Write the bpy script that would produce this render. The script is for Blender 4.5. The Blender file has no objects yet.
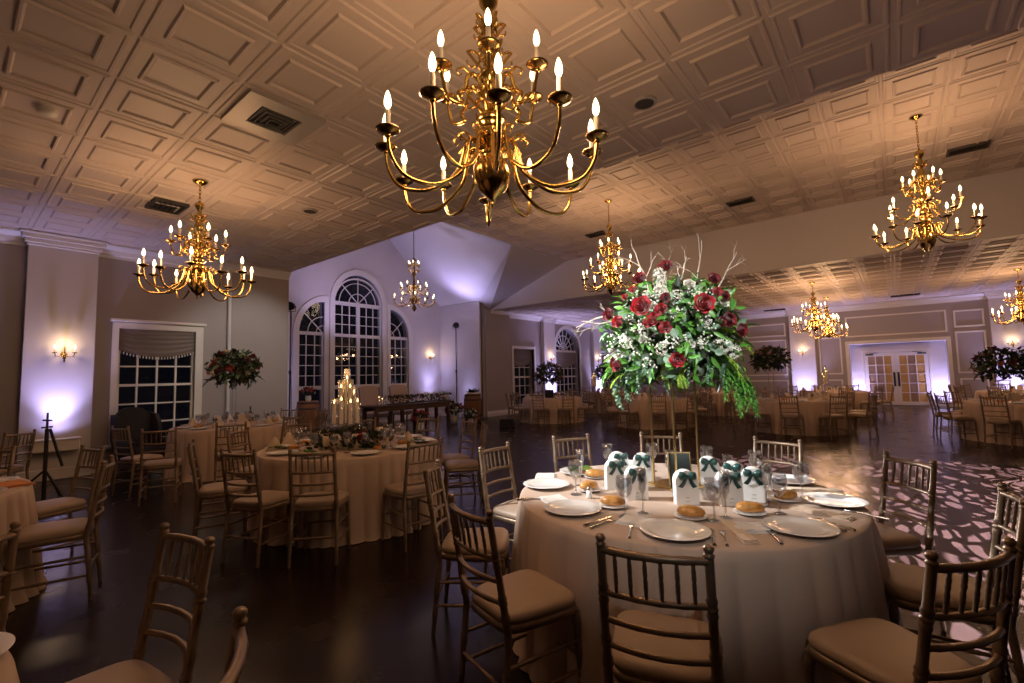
import bpy, bmesh, math, random
from math import sin, cos, pi, sqrt, atan2, radians
from mathutils import Vector, Matrix, Quaternion

rnd = random.Random(7)
SC = bpy.context.scene
COL = SC.collection

# ------------------------------------------------------------------ camera
CAM_H = 1.5
F_PX, PITCH, ROLL, YAW = 465.38, radians(4.249), radians(-1.296), radians(-39.225)
_fw = Vector((sin(YAW) * cos(PITCH), cos(YAW) * cos(PITCH), sin(PITCH)))
_r0 = Vector((cos(YAW), -sin(YAW), 0))
_u0 = _r0.cross(_fw)
_rt = cos(ROLL) * _r0 + sin(ROLL) * _u0
_up = -sin(ROLL) * _r0 + cos(ROLL) * _u0
cam_d = bpy.data.cameras.new('camera')
cam_d.sensor_width = 36.0
cam_d.lens = F_PX * 36.0 / 1024.0
cam_d.clip_start = 0.05
cam_d.clip_end = 200
cam = bpy.data.objects.new('camera', cam_d)
COL.objects.link(cam)
cam.matrix_world = Matrix(((_rt.x, _up.x, -_fw.x, 0), (_rt.y, _up.y, -_fw.y, 0), (_rt.z, _up.z, -_fw.z, CAM_H), (0, 0, 0, 1)))
SC.camera = cam


def photo_x(p):
    """where a point falls across the picture (only used to word the labels)"""
    d = Vector(p) - Vector((0, 0, CAM_H))
    z = d.dot(_fw)
    return d.dot(_rt) / z if z > 0.05 else -9


# ------------------------------------------------------------------ materials
MATS = {}


def mat(name, color, rough=0.5, metal=0.0, spec=0.5, noise=0.0, nscale=8.0, bump=0.0, bscale=60.0, sheen=0.0, coat=0.0):
    m = bpy.data.materials.new(name)
    m.use_nodes = True
    nt = m.node_tree
    b = nt.nodes['Principled BSDF']
    b.inputs['Base Color'].default_value = (*color, 1)
    b.inputs['Roughness'].default_value = rough
    b.inputs['Metallic'].default_value = metal
    b.inputs['Specular IOR Level'].default_value = spec
    if sheen:
        b.inputs['Sheen Weight'].default_value = sheen
    if coat:
        b.inputs['Coat Weight'].default_value = coat
        b.inputs['Coat Roughness'].default_value = 0.1
    if noise or bump:
        tc = nt.nodes.new('ShaderNodeTexCoord')
    if noise:
        n = nt.nodes.new('ShaderNodeTexNoise')
        n.inputs['Scale'].default_value = nscale
        n.inputs['Detail'].default_value = 4
        nt.links.new(tc.outputs['Object'], n.inputs['Vector'])
        mx = nt.nodes.new('ShaderNodeMix')
        mx.data_type = 'RGBA'
        mx.inputs[6].default_value = (*[max(0, c * (1 - noise)) for c in color], 1)
        mx.inputs[7].default_value = (*[min(1, c * (1 + noise)) for c in color], 1)
        nt.links.new(n.outputs['Fac'], mx.inputs[0])
        nt.links.new(mx.outputs[2], b.inputs['Base Color'])
    if bump:
        n2 = nt.nodes.new('ShaderNodeTexNoise')
        n2.inputs['Scale'].default_value = bscale
        n2.inputs['Detail'].default_value = 3
        nt.links.new(tc.outputs['Object'], n2.inputs['Vector'])
        bp = nt.nodes.new('ShaderNodeBump')
        bp.inputs['Strength'].default_value = bump
        bp.inputs['Distance'].default_value = 0.01
        nt.links.new(n2.outputs['Fac'], bp.inputs['Height'])
        nt.links.new(bp.outputs['Normal'], b.inputs['Normal'])
    MATS[name] = m
    return m


def glow(name, color, strength, base=(0.9, 0.85, 0.7)):
    m = mat(name, base, 0.4)
    b = m.node_tree.nodes['Principled BSDF']
    b.inputs['Emission Color'].default_value = (*color, 1)
    b.inputs['Emission Strength'].default_value = strength
    try:
        m.cycles.emission_sampling = 'NONE'
    except Exception:
        pass
    return m


def glass(name, tint=(1, 1, 1), refl=0.9, ior=1.5, rough=0.02, base=0.0):
    m = bpy.data.materials.new(name)
    m.use_nodes = True
    nt = m.node_tree
    nt.nodes.remove(nt.nodes['Principled BSDF'])
    out = nt.nodes['Material Output']
    tr = nt.nodes.new('ShaderNodeBsdfTransparent')
    tr.inputs[0].default_value = (*tint, 1)
    gl = nt.nodes.new('ShaderNodeBsdfGlossy')
    gl.inputs['Color'].default_value = (refl, refl, refl, 1)
    gl.inputs['Roughness'].default_value = rough
    # reflectance that is the same for both sides of the thin wall: rises toward grazing angles
    lw = nt.nodes.new('ShaderNodeLayerWeight')
    lw.inputs['Blend'].default_value = 0.5
    pw = nt.nodes.new('ShaderNodeMath')
    pw.operation = 'POWER'
    pw.inputs[1].default_value = 4.0
    ma = nt.nodes.new('ShaderNodeMath')
    ma.operation = 'MULTIPLY_ADD'
    ma.inputs[1].default_value = ior
    ma.inputs[2].default_value = base
    nt.links.new(lw.outputs['Facing'], pw.inputs[0])
    nt.links.new(pw.outputs[0], ma.inputs[0])
    mx = nt.nodes.new('ShaderNodeMixShader')
    nt.links.new(ma.outputs[0], mx.inputs[0])
    nt.links.new(tr.outputs[0], mx.inputs[1])
    nt.links.new(gl.outputs[0], mx.inputs[2])
    nt.links.new(mx.outputs[0], out.inputs['Surface'])
    MATS[name] = m
    return m


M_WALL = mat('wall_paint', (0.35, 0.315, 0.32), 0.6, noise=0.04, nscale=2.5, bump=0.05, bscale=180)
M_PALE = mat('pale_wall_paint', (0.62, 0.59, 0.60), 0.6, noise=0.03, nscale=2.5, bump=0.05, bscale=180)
M_TRIM = mat('white_trim', (0.72, 0.70, 0.68), 0.4)
M_CEIL = mat('pressed_ceiling_tile', (0.60, 0.515, 0.465), 0.5, noise=0.03, nscale=3)
M_DARKV = mat('dark_vent', (0.05, 0.045, 0.04), 0.6)
M_VENT = mat('vent_metal', (0.45, 0.42, 0.38), 0.45, metal=0.3)
M_BRASS = mat('polished_brass', (0.60, 0.405, 0.135), 0.17, metal=1.0, noise=0.1, nscale=30)
M_DKBRASS = mat('dark_brass', (0.26, 0.165, 0.06), 0.26, metal=1.0)
M_SLEEVE = mat('candle_sleeve', (0.85, 0.80, 0.70), 0.5)
M_BULB = glow('flame_bulb', (1.0, 0.76, 0.40), 8.0)
M_FLAME = glow('candle_flame', (1.0, 0.62, 0.22), 14.0)
M_CHAIR = mat('champagne_gold_paint', (0.25, 0.18, 0.125), 0.36, metal=0.5, noise=0.22, nscale=35, bump=0.15, bscale=120)
M_CUSH = mat('ivory_cushion', (0.375, 0.285, 0.22), 0.5, noise=0.06, nscale=12, bump=0.08, bscale=30)
M_CLOTH = mat('tan_table_linen', (0.53, 0.405, 0.325), 0.7, noise=0.05, nscale=7, bump=0.08, bscale=400, sheen=0.08)
M_CHINA = mat('white_china', (0.86, 0.86, 0.86), 0.12, spec=0.6)
M_STEEL = mat('cutlery_steel', (0.62, 0.60, 0.58), 0.22, metal=1.0)
M_NAP = mat('white_napkin', (0.80, 0.78, 0.76), 0.8, bump=0.1, bscale=200)
M_BEIGENAP = mat('beige_napkin', (0.66, 0.53, 0.41), 0.8, bump=0.1, bscale=200)
M_BREAD = mat('baked_crust', (0.56, 0.27, 0.07), 0.3, noise=0.75, nscale=26, bump=0.25, bscale=50)
M_GLASS = glass('clear_glass', (0.84, 0.85, 0.87), 1.0, 0.80, 0.06, 0.20)
M_PANE = glass('night_window_glass', (0.80, 0.82, 0.86), 0.9, 0.3, 0.0, 0.022)
M_BOXW = mat('white_card', (0.86, 0.88, 0.88), 0.55)
M_BOXB = mat('beige_card', (0.74, 0.62, 0.50), 0.6)
M_TEAL = mat('dark_teal_ribbon', (0.006, 0.060, 0.056), 0.3, sheen=0.3)
M_GOLD = mat('thin_gold_metal', (0.78, 0.58, 0.27), 0.22, metal=1.0)
M_RED = mat('red_rose_petal', (0.50, 0.008, 0.026), 0.55, noise=0.35, nscale=9, sheen=0.4)
M_DRED = mat('dark_red_rose_petal', (0.26, 0.006, 0.02), 0.55, noise=0.35, nscale=9, sheen=0.3)
M_PINK = mat('blush_rose_petal', (0.62, 0.30, 0.26), 0.55, noise=0.2, nscale=9)
M_WFLOW = mat('white_petal', (0.84, 0.85, 0.78), 0.6)
M_EUC = mat('eucalyptus_leaf', (0.17, 0.30, 0.20), 0.5, noise=0.3, nscale=5)
M_LEAF = mat('fresh_green_leaf', (0.09, 0.28, 0.04), 0.4, noise=0.4, nscale=5)
M_FERN = mat('bright_fern', (0.30, 0.50, 0.05), 0.5, noise=0.3, nscale=5)
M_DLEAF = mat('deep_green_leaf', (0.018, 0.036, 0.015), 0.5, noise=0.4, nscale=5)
M_TWIG = mat('pale_willow_twig', (0.62, 0.55, 0.48), 0.6)
M_BLACK = mat('black_metal', (0.012, 0.012, 0.014), 0.45)
M_BLACKF = mat('black_upholstery', (0.015, 0.013, 0.014), 0.8, noise=0.3, nscale=10)
M_DKCARD = mat('dark_green_card', (0.010, 0.020, 0.018), 0.4)
M_OAK = mat('barrel_oak', (0.22, 0.09, 0.035), 0.5, noise=0.4, nscale=6)
M_DWOOD = mat('dark_table_wood', (0.07, 0.03, 0.018), 0.4, noise=0.4, nscale=5)
M_SHADE = mat('swag_shade_fabric', (0.20, 0.17, 0.155), 0.85, bump=0.15, bscale=120)
M_THRONE = mat('beige_upholstery', (0.50, 0.38, 0.30), 0.7, noise=0.06, nscale=9)
M_TANPANE = mat('gold_curtain_behind_glass', (0.50, 0.31, 0.10), 0.35, noise=0.15, nscale=4)
M_TANPANE2 = mat('brown_curtain_behind_glass', (0.30, 0.20, 0.14), 0.35, noise=0.15, nscale=4)
M_SALAD = mat('salad_leaf', (0.10, 0.22, 0.03), 0.5, noise=0.5, nscale=20)
M_TOMATO = mat('tomato_red', (0.55, 0.08, 0.03), 0.3)
M_ACRYL = glass('clear_acrylic', (0.93, 0.93, 0.95), 0.8, 0.5, 0.05, 0.08)
M_WAX = glow('lit_wax', (1.0, 0.48, 0.20), 0.32, (0.80, 0.62, 0.46))
M_BOTTLE = mat('dark_bottle_glass', (0.012, 0.010, 0.012), 0.06, spec=0.8)
M_CRYST = mat('cut_crystal', (0.85, 0.82, 0.86), 0.08, metal=0.35, spec=0.9)
M_PLAST = mat('white_plastic', (0.66, 0.64, 0.61), 0.5)


def floor_material():
    m = mat('dark_plank_floor', (0.03, 0.016, 0.012), 0.3)
    nt = m.node_tree
    b = nt.nodes['Principled BSDF']
    tc = nt.nodes.new('ShaderNodeTexCoord')
    mp = nt.nodes.new('ShaderNodeMapping')
    mp.inputs['Rotation'].default_value = (0, 0, radians(90))
    br = nt.nodes.new('ShaderNodeTexBrick')
    br.inputs['Color1'].default_value = (0.019, 0.010, 0.009, 1)
    br.inputs['Color2'].default_value = (0.012, 0.006, 0.006, 1)
    br.inputs['Mortar'].default_value = (0.010, 0.006, 0.005, 1)
    br.inputs['Scale'].default_value = 1.0
    br.inputs['Mortar Size'].default_value = 0.0
    br.inputs['Brick Width'].default_value = 0.9
    br.inputs['Row Height'].default_value = 0.09
    nz = nt.nodes.new('ShaderNodeTexNoise')
    nz.inputs['Scale'].default_value = 3.0
    nz.inputs['Detail'].default_value = 5
    mr = nt.nodes.new('ShaderNodeMapRange')
    mr.inputs['To Min'].default_value = 0.16
    mr.inputs['To Max'].default_value = 0.34
    bp = nt.nodes.new('ShaderNodeBump')
    bp.inputs['Strength'].default_value = 0.02
    bp.inputs['Distance'].default_value = 0.002
    nt.links.new(tc.outputs['Object'], mp.inputs['Vector'])
    nt.links.new(mp.outputs[0], br.inputs['Vector'])
    nt.links.new(tc.outputs['Object'], nz.inputs['Vector'])
    nt.links.new(nz.outputs['Fac'], mr.inputs['Value'])
    nt.links.new(mr.outputs[0], b.inputs['Roughness'])
    nt.links.new(br.outputs['Color'], b.inputs['Base Color'])
    nt.links.new(br.outputs['Fac'], bp.inputs['Height'])
    nt.links.new(bp.outputs['Normal'], b.inputs['Normal'])
    b.inputs['Specular IOR Level'].default_value = 0.30
    return m


M_FLOOR = floor_material()


# ------------------------------------------------------------------ mesh helpers
class MB:
    def __init__(s):
        s.v, s.f, s.mi, s.sm = [], [], [], []

    def add(s, vs, fs, mi=0, smooth=False):
        o = len(s.v)
        s.v.extend([tuple(p) for p in vs])
        for f in fs:
            s.f.append([i + o for i in f])
            s.mi.append(mi)
            s.sm.append(smooth)
        return s

    def box(s, c, d, mi=0, rz=0.0, bev=0.0):
        hx, hy, hz = d[0] / 2, d[1] / 2, d[2] / 2
        cr, sr = cos(rz), sin(rz)

        def T(x, y, z):
            return (c[0] + x * cr - y * sr, c[1] + x * sr + y * cr, c[2] + z)
        if bev <= 0:
            vs = [T(x, y, z) for z in (-hz, hz) for y in (-hy, hy) for x in (-hx, hx)]
            return s.add(vs, [(0, 2, 3, 1), (4, 5, 7, 6), (0, 1, 5, 4), (2, 6, 7, 3), (0, 4, 6, 2), (1, 3, 7, 5)], mi)
        b = min(bev, hx * .9, hy * .9, hz * .9)
        vs, ix = [], {}
        for sx in (-1, 1):
            for sy in (-1, 1):
                for sz in (-1, 1):
                    for k, p in enumerate(((hx, hy - b, hz - b), (hx - b, hy, hz - b), (hx - b, hy - b, hz))):
                        ix[(sx, sy, sz, k)] = len(vs)
                        vs.append(T(sx * p[0], sy * p[1], sz * p[2]))
        fs = []
        for q in (-1, 1):
            fs.append([ix[(q, a, b_, 0)] for a, b_ in ((-1, -1), (1, -1), (1, 1), (-1, 1))][::q])
            fs.append([ix[(a, q, b_, 1)] for a, b_ in ((-1, -1), (-1, 1), (1, 1), (1, -1))][::q])
            fs.append([ix[(a, b_, q, 2)] for a, b_ in ((-1, -1), (1, -1), (1, 1), (-1, 1))][::q])
        for a in (-1, 1):
            for b_ in (-1, 1):
                fs.append([ix[(a, b_, -1, 0)], ix[(a, b_, 1, 0)], ix[(a, b_, 1, 1)], ix[(a, b_, -1, 1)]])
                fs.append([ix[(a, -1, b_, 0)], ix[(a, 1, b_, 0)], ix[(a, 1, b_, 2)], ix[(a, -1, b_, 2)]])
                fs.append([ix[(-1, a, b_, 1)], ix[(1, a, b_, 1)], ix[(1, a, b_, 2)], ix[(-1, a, b_, 2)]])
                for c_ in (-1, 1):
                    fs.append([ix[(a, b_, c_, 0)], ix[(a, b_, c_, 1)], ix[(a, b_, c_, 2)]])
        return s.add(vs, fs, mi)

    def tube(s, pts, r, n=8, mi=0, cap=True, smooth=True):
        pts = [Vector(p) for p in pts]
        N = len(pts)
        rs = r if isinstance(r, (list, tuple)) else [r] * N
        t0 = (pts[1] - pts[0]).normalized()
        ref = Vector((0, 0, 1)) if abs(t0.z) < .9 else Vector((1, 0, 0))
        nrm = (ref - t0 * ref.dot(t0)).normalized()
        vs = []
        tp = t0
        for i in range(N):
            t = (pts[min(i + 1, N - 1)] - pts[max(i - 1, 0)]).normalized()
            q = tp.rotation_difference(t)
            nrm = q @ nrm
            nrm = (nrm - t * nrm.dot(t)).normalized()
            bn = t.cross(nrm)
            tp = t
            for k in range(n):
                a = 2 * pi * k / n
                vs.append(pts[i] + (nrm * cos(a) + bn * sin(a)) * rs[i])
        fs = []
        for i in range(N - 1):
            for k in range(n):
                k2 = (k + 1) % n
                fs.append((i * n + k, i * n + k2, (i + 1) * n + k2, (i + 1) * n + k))
        s.add(vs, fs, mi, smooth)
        if cap:
            s.add(vs[:n], [list(range(n))[::-1]], mi)
            s.add(vs[-n:], [list(range(n))], mi)
        return s

    def lathe(s, prof, n=16, c=(0, 0, 0), mi=0, smooth=True):
        vs, fs = [], []
        for (r, z) in prof:
            r = max(r, 1e-5)
            for k in range(n):
                a = 2 * pi * k / n
                vs.append((c[0] + r * cos(a), c[1] + r * sin(a), c[2] + z))
        for i in range(len(prof) - 1):
            for k in range(n):
                k2 = (k + 1) % n
                fs.append((i * n + k, i * n + k2, (i + 1) * n + k2, (i + 1) * n + k))
        return s.add(vs, fs, mi, smooth)

    def ball(s, c, r, n=10, m=6, mi=0, sc=(1, 1, 1)):
        vs, fs = [], []
        for i in range(m + 1):
            t = pi * i / m
            for k in range(n):
                a = 2 * pi * k / n
                vs.append((c[0] + sc[0] * r * sin(t) * cos(a), c[1] + sc[1] * r * sin(t) * sin(a), c[2] - sc[2] * r * cos(t)))
        for i in range(m):
            for k in range(n):
                k2 = (k + 1) % n
                fs.append((i * n + k, i * n + k2, (i + 1) * n + k2, (i + 1) * n + k))
        return s.add(vs, fs, mi, True)

    def grid(s, rows, mi=0, smooth=True, closed=False):
        """rows: list of equal-length point lists"""
        n = len(rows[0])
        vs = [p for r in rows for p in r]
        fs = []
        for i in range(len(rows) - 1):
            for k in range(n if closed else n - 1):
                k2 = (k + 1) % n
                fs.append((i * n + k, i * n + k2, (i + 1) * n + k2, (i + 1) * n + k))
        return s.add(vs, fs, mi, smooth)

    def prism(s, poly, axis, a, b, mi=0):
        """polygon (2-D list) pushed along an axis between a and b: axis 0 -> (y,z), 1 -> (x,z), 2 -> (x,y)"""
        def P(p, t):
            return {0: (t, p[0], p[1]), 1: (p[0], t, p[1]), 2: (p[0], p[1], t)}[axis]
        n = len(poly)
        vs = [P(p, a) for p in poly] + [P(p, b) for p in poly]
        fs = [list(range(n)), list(range(2 * n - 1, n - 1, -1))] + [(i, (i + 1) % n, n + (i + 1) % n, n + i) for i in range(n)]
        return s.add(vs, fs, mi)

    def merge(s, o, M=None, mi=None):
        vs = [tuple(M @ Vector(p)) for p in o.v] if M is not None else o.v
        b = len(s.v)
        s.v.extend(vs)
        for f, m_, q in zip(o.f, o.mi, o.sm):
            s.f.append([i + b for i in f])
            s.mi.append(m_ if mi is None else mi)
            s.sm.append(q)
        return s

    def mesh(s, name, mats, fix=True):
        me = bpy.data.meshes.new(name)
        me.from_pydata(s.v, [], s.f)
        for m in (mats if isinstance(mats, (list, tuple)) else [mats]):
            me.materials.append(m)
        me.polygons.foreach_set('material_index', s.mi)
        me.polygons.foreach_set('use_smooth', s.sm)
        if fix:
            bm = bmesh.new()
            bm.from_mesh(me)
            bmesh.ops.recalc_face_normals(bm, faces=bm.faces)
            bm.to_mesh(me)
            bm.free()
        me.update()
        return me

    def build(s, name, mats, parent=None, fix=True):
        return put(name, s.mesh(name, mats, fix), parent)


def put(name, me, parent=None, loc=None, rot=None, scale=None):
    o = bpy.data.objects.new(name, me)
    COL.objects.link(o)
    if parent is not None:
        o.parent = parent
    if loc is not None:
        o.location = loc
    if rot is not None:
        o.rotation_euler = rot
    if scale is not None:
        o.scale = (scale,) * 3 if isinstance(scale, (int, float)) else scale
    return o


def tag(o, label, cat, group=None, kind=None):
    o['label'] = label
    o['category'] = cat
    if group:
        o['group'] = group
    if kind:
        o['kind'] = kind
    return o


def thing(name, label='', cat='', loc=(0, 0, 0), rz=0.0, group=None, scale=None):
    o = bpy.data.objects.new(name, None)
    o.empty_display_size = 0.1
    COL.objects.link(o)
    o.location = loc
    o.rotation_euler = (0, 0, rz)
    if scale:
        o.scale = (scale,) * 3
    return tag(o, label, cat, group)


KIDS = {}


def dup(root, loc=None, rz=None, label=None, group=None, scale=None):
    kids = {}
    for o in root.children_recursive:
        kids.setdefault(o.parent, []).append(o)

    def cp(o, par):
        c = o.copy()
        COL.objects.link(c)
        if par is not None:
            c.parent = par
        for k in kids.get(o, []):
            cp(k, c)
        return c
    r = cp(root, None)
    if loc is not None:
        r.location = loc
    if rz is not None:
        r.rotation_euler = (0, 0, rz)
    if scale is not None:
        r.scale = (scale,) * 3
    if label:
        r['label'] = label
    if group:
        r['group'] = group
    return r


def struct(name, mb, mats, label, cat=None, parent=None, fix=True):
    o = mb.build(name, mats, parent, fix)
    if parent is None:
        o['kind'] = 'structure'
        o['label'] = label
        o['category'] = cat or name.split('_')[0]
    return o


ORD = ['first', 'second', 'third', 'fourth', 'fifth', 'sixth', 'seventh', 'eighth', 'ninth', 'tenth', 'eleventh', 'twelfth',
       'thirteenth', 'fourteenth', 'fifteenth', 'sixteenth', 'seventeenth', 'eighteenth', 'nineteenth', 'twentieth']


def name_row(objs, text, where):
    """word a row of look-alikes by its order from left to right"""
    objs = sorted(objs, key=lambda o: photo_x(o.location))
    n = len(objs)
    for i, o in enumerate(objs):
        if n == 1:
            w = ''
        elif i == 0:
            w = ', leftmost one'
        elif i == n - 1:
            w = ', rightmost one'
        else:
            w = ', %s from the left' % ORD[i]
        o['label'] = '%s %s%s' % (text, where, w)
# light levels (watts) and exposure
P_A, P_B, P_SC, P_CR, P_UP, P_GB = 62, 110, 4, 30, 100, 130
P_PIN, P_PIN2, P_PIN3, P_FILL, P_FLOW, P_GOBO, EXPO = 5000, 2100, 150, 250, 1900, 60000, -0.1
# favor boxes on the nearest table: x, y, turn
BOXPOS = [(-1.43, 2.77, .15), (-1.54, 3.04, .3), (-1.22, 2.62, .1), (-1.38, 3.08, -.1), (-.95, 2.68, .05), (-.97, 3.18, -.2), (-.80, 3.08, -.35), (-.66, 2.95, -.3), (-.75, 2.79, .1)]
# ------------------------------------------------------------------ the room
XL, XA, XF, XR = -10.75, -14.0, -11.85, 8.0
YS, Y1, Y2, Y3, YB = -4.0, 5.0, 12.6, 13.2, 23.3
H1, HT, HF = 4.0, 5.33, 4.06
GY0, GY1, GAP = 4.99, 12.6, 7.77


def arc(cx, cz, rx, rz, a0, a1, n=18):
    return [(cx + rx * cos(a0 + (a1 - a0) * i / n), cz + rz * sin(a0 + (a1 - a0) * i / n)) for i in range(n + 1)]


def arch(y0, y1, z0, zs, zt, n=20):
    """outline of an arched opening: rectangle to zs, half ellipse to zt"""
    c = (y0 + y1) / 2
    return [(y0, z0), (y1, z0)] + arc(c, zs, (y1 - y0) / 2, zt - zs, 0, pi, n)


def rect(y0, y1, z0, z1):
    return [(y0, z0), (y1, z0), (y1, z1), (y0, z1)]


def slab(outer, holes, axis, a, b):
    """flat plate with holes, between a and b along the axis"""
    bm = bmesh.new()
    loops = []
    for loop in [outer] + holes:
        vs = [bm.verts.new((p[0], p[1], 0)) for p in loop]
        loops.append(len(loop))
        for i in range(len(vs)):
            bm.edges.new((vs[i], vs[(i + 1) % len(vs)]))
    bmesh.ops.triangle_fill(bm, use_beauty=True, use_dissolve=False, edges=bm.edges[:], normal=(0, 0, 1))
    bm.verts.ensure_lookup_table()
    bm.verts.index_update()
    pts = [(v.co.x, v.co.y) for v in bm.verts]
    tris = [[v.index for v in f.verts] for f in bm.faces]
    bm.free()

    def P(p, t):
        return {0: (t, p[0], p[1]), 1: (p[0], t, p[1]), 2: (p[0], p[1], t)}[axis]
    n = len(pts)
    mb = MB()
    fs = [t for t in tris] + [[i + n for i in t[::-1]] for t in tris]
    o = 0
    for L in loops:
        fs += [(o + i, o + (i + 1) % L, n + o + (i + 1) % L, n + o + i) for i in range(L)]
        o += L
    mb.add([P(p, a) for p in pts] + [P(p, b) for p in pts], fs)
    return mb


mb = MB()
mb.add([(-16, YS - .2, 0), (XR + .2, YS - .2, 0), (XR + .2, 24.2, 0), (-16, 24.2, 0)], [(0, 1, 2, 3)])
struct('floor', mb, M_FLOOR, 'dark glossy wood plank floor of the ballroom', fix=False)

# walls -----------------------------------------------------------
W1 = rect(1.98, 3.17, .46, 2.52)
struct('wall_left', slab(rect(YS, Y1, 0, H1 + .3), [W1], 0, XL - .18, XL), M_WALL, 'grey wall with the white-framed window')
mb = MB()
mb.box((XL + .02, 4.38, H1 / 2), (.05, 1.24, H1), 0, bev=.012)
mb.box((XL + .035, 3.765, H1 / 2), (.07, .06, H1), 1, bev=.012)
struct('wall_left_pier', mb, [M_WALL, M_PALE], 'shallow wall pier between window and alcove corner', 'wall')
mb = MB()
mb.box(((XA + XL) / 2 - .2, 4.91, 2.6), (XL - XA + .02, .17, 5.2))
struct('wall_alcove_near', mb, M_PALE, 'near side wall of the arched window alcove', 'wall')

C_OPEN = arch(8.0, 9.84, .35, 4.04, 5.05)
L_OPEN = [(6.84, .35), (7.66, .35)] + arc(7.66, 2.98, .82, 1.02, pi / 2, pi, 12)
R_OPEN = [(17.84 - y, z) for y, z in L_OPEN][::-1]
gable = [(GY0, 0), (GY1, 0), (GY1, 4.37), (8.9, GAP), (5.2, 4.37), (GY0, 4.2)]
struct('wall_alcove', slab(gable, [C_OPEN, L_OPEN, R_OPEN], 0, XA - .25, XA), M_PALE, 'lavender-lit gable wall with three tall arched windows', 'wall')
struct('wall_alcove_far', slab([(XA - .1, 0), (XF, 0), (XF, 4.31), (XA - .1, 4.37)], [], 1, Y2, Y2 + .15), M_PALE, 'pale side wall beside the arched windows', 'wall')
W_A = rect(14.55, 15.95, .32, 2.62)
W_B = arch(17.6, 19.68, .1, 2.66, 3.68)
W_C = rect(21.75, 23.0, .32, 2.62)
struct('wall_far_left', slab(rect(Y2 + .08, YB, 0, HF + .2), [W_A, W_B, W_C], 0, XF - .35, XF), M_WALL, 'far left wall with windows and uplit columns', 'wall')
mb = MB()
mb.box((XF + .03, 13.6, 2.03), (.06, 1.44, 4.05), 0, bev=.01)
struct('wall_far_left_pier', mb, M_WALL, 'beige pier at the corner past the wine barrel', 'wall')
D_OPEN = rect(-1.35, 1.56, 0, 2.47)
door_gap = [(XF - .3, 0), (-1.35, 0), (-1.35, 2.47), (1.56, 2.47), (1.56, 0), (XR, 0), (XR, HF + .2), (XF - .3, HF + .2)]
struct('wall_back', slab(door_gap, [], 1, YB, YB + .15), M_WALL, 'far wall with panel mouldings and the door recess')
mb = MB()
mb.box((-1.45, YB + .43, 1.25), (.2, .56, 2.5)).box((1.66, YB + .43, 1.25), (.2, .56, 2.5)).box((.105, YB + .43, 2.57), (3.3, .56, .2))
mb.box((.105, YB + .8, 1.3), (3.3, .18, 2.7))
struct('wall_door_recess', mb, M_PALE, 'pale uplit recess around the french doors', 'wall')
mb = MB()
mb.box((XR + .1, 9.6, 2.8), (.2, 27.6, 5.6))
struct('wall_right', mb, M_WALL, 'plain side wall of the ballroom')
mb = MB()
mb.box((-1.4, YS - .1, 2.1), (19, .2, 4.2))
struct('wall_near', mb, M_WALL, 'plain wall of the ballroom behind the nearest tables')

# soffit between the raised tray and the far low ceiling
mb = MB()
mb.prism([(XF, HF - .02), (XR, HF - .02), (XR, HT + .04), (-8.3, HT + .04)], 1, Y3, Y3 + .09)
struct('trim_1', mb, M_PALE, 'long pale fascia between raised ceiling and lower far ceiling', 'fascia')
mb = MB()
mb.box(((-8.3 + XR) / 2, Y1 - .08, (H1 + HT) / 2 + .03), (XR + 8.3, .12, HT - H1 - .06))
struct('trim_2', mb, M_PALE, 'fascia on the near side of the raised ceiling', 'fascia')

# ceilings --------------------------------------------------------
PROF = [(0.0, .012), (.014, .012), (.026, 0), (.044, 0), (.054, .008), (.125, .008), (.137, -.009), (.153, -.009), (.168, .011)]


def tiles(x_start, y_start, p, nx, ny, z, ymax=None, xmin=None, xmax=None):
    mb = MB()
    for i in range(nx):
        for j in range(ny):
            x0, y0 = x_start + i * p, y_start + j * p
            x1, y1 = x0 + p, y0 + p
            if xmin is not None:
                x0 = max(x0, xmin)
            if xmax is not None:
                x1 = min(x1, xmax)
            if ymax is not None:
                y1 = min(y1, ymax)
            if x1 - x0 < .02 or y1 - y0 < .02:
                continue
            lim = min(x1 - x0, y1 - y0) / 2 - .01
            vs, fs = [], []
            pr = [q for q in PROF if q[0] < lim]
            for d, h in pr:
                vs += [(x0 + d, y0 + d, z + h), (x1 - d, y0 + d, z + h), (x1 - d, y1 - d, z + h), (x0 + d, y1 - d, z + h)]
            for k in range(len(pr) - 1):
                for a in range(4):
                    b = (a + 1) % 4
                    fs.append((k * 4 + b, k * 4 + a, k * 4 + 4 + a, k * 4 + 4 + b))
            k = (len(pr) - 1) * 4
            fs.append((k + 3, k + 2, k + 1, k))
            mb.add(vs, fs)
    return mb


P_ = .703
struct('ceiling', tiles(.156 - 16 * P_, Y1 - 13 * P_, P_, 28, 13, H1, xmin=XL - .05, xmax=XR), M_CEIL, 'low coffered tile ceiling over the nearest tables', fix=False)
struct('ceiling_tray', tiles(.17 - 12 * P_ - .06, Y1, P_, 24, 12, HT, ymax=Y3, xmin=-8.3, xmax=XR), M_CEIL, 'raised coffered tile ceiling over the dance floor', 'ceiling', fix=False)
struct('ceiling_far', tiles(.156 - 18 * P_, Y3, P_, 30, 15, HF, ymax=YB + .02, xmin=XF - .02, xmax=XR), M_CEIL, 'low coffered tile ceiling over the far tables', 'ceiling', fix=False)
mb = MB()
mb.box((-1.4, .38, H1 + .36), (18.6, 8.8, .1)).box(((XR - 8.3) / 2, 9.1, HT + .12), (XR + 8.3, 8.5, .1)).box((-2, 18.4, HF + .28), (20.5, 9.9, .1))
struct('ceiling_deck', mb, M_CEIL, 'roof deck above the tile ceilings', 'ceiling')
# the gable over the alcove: ruled surfaces from the gable wall to the tray edge


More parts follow.
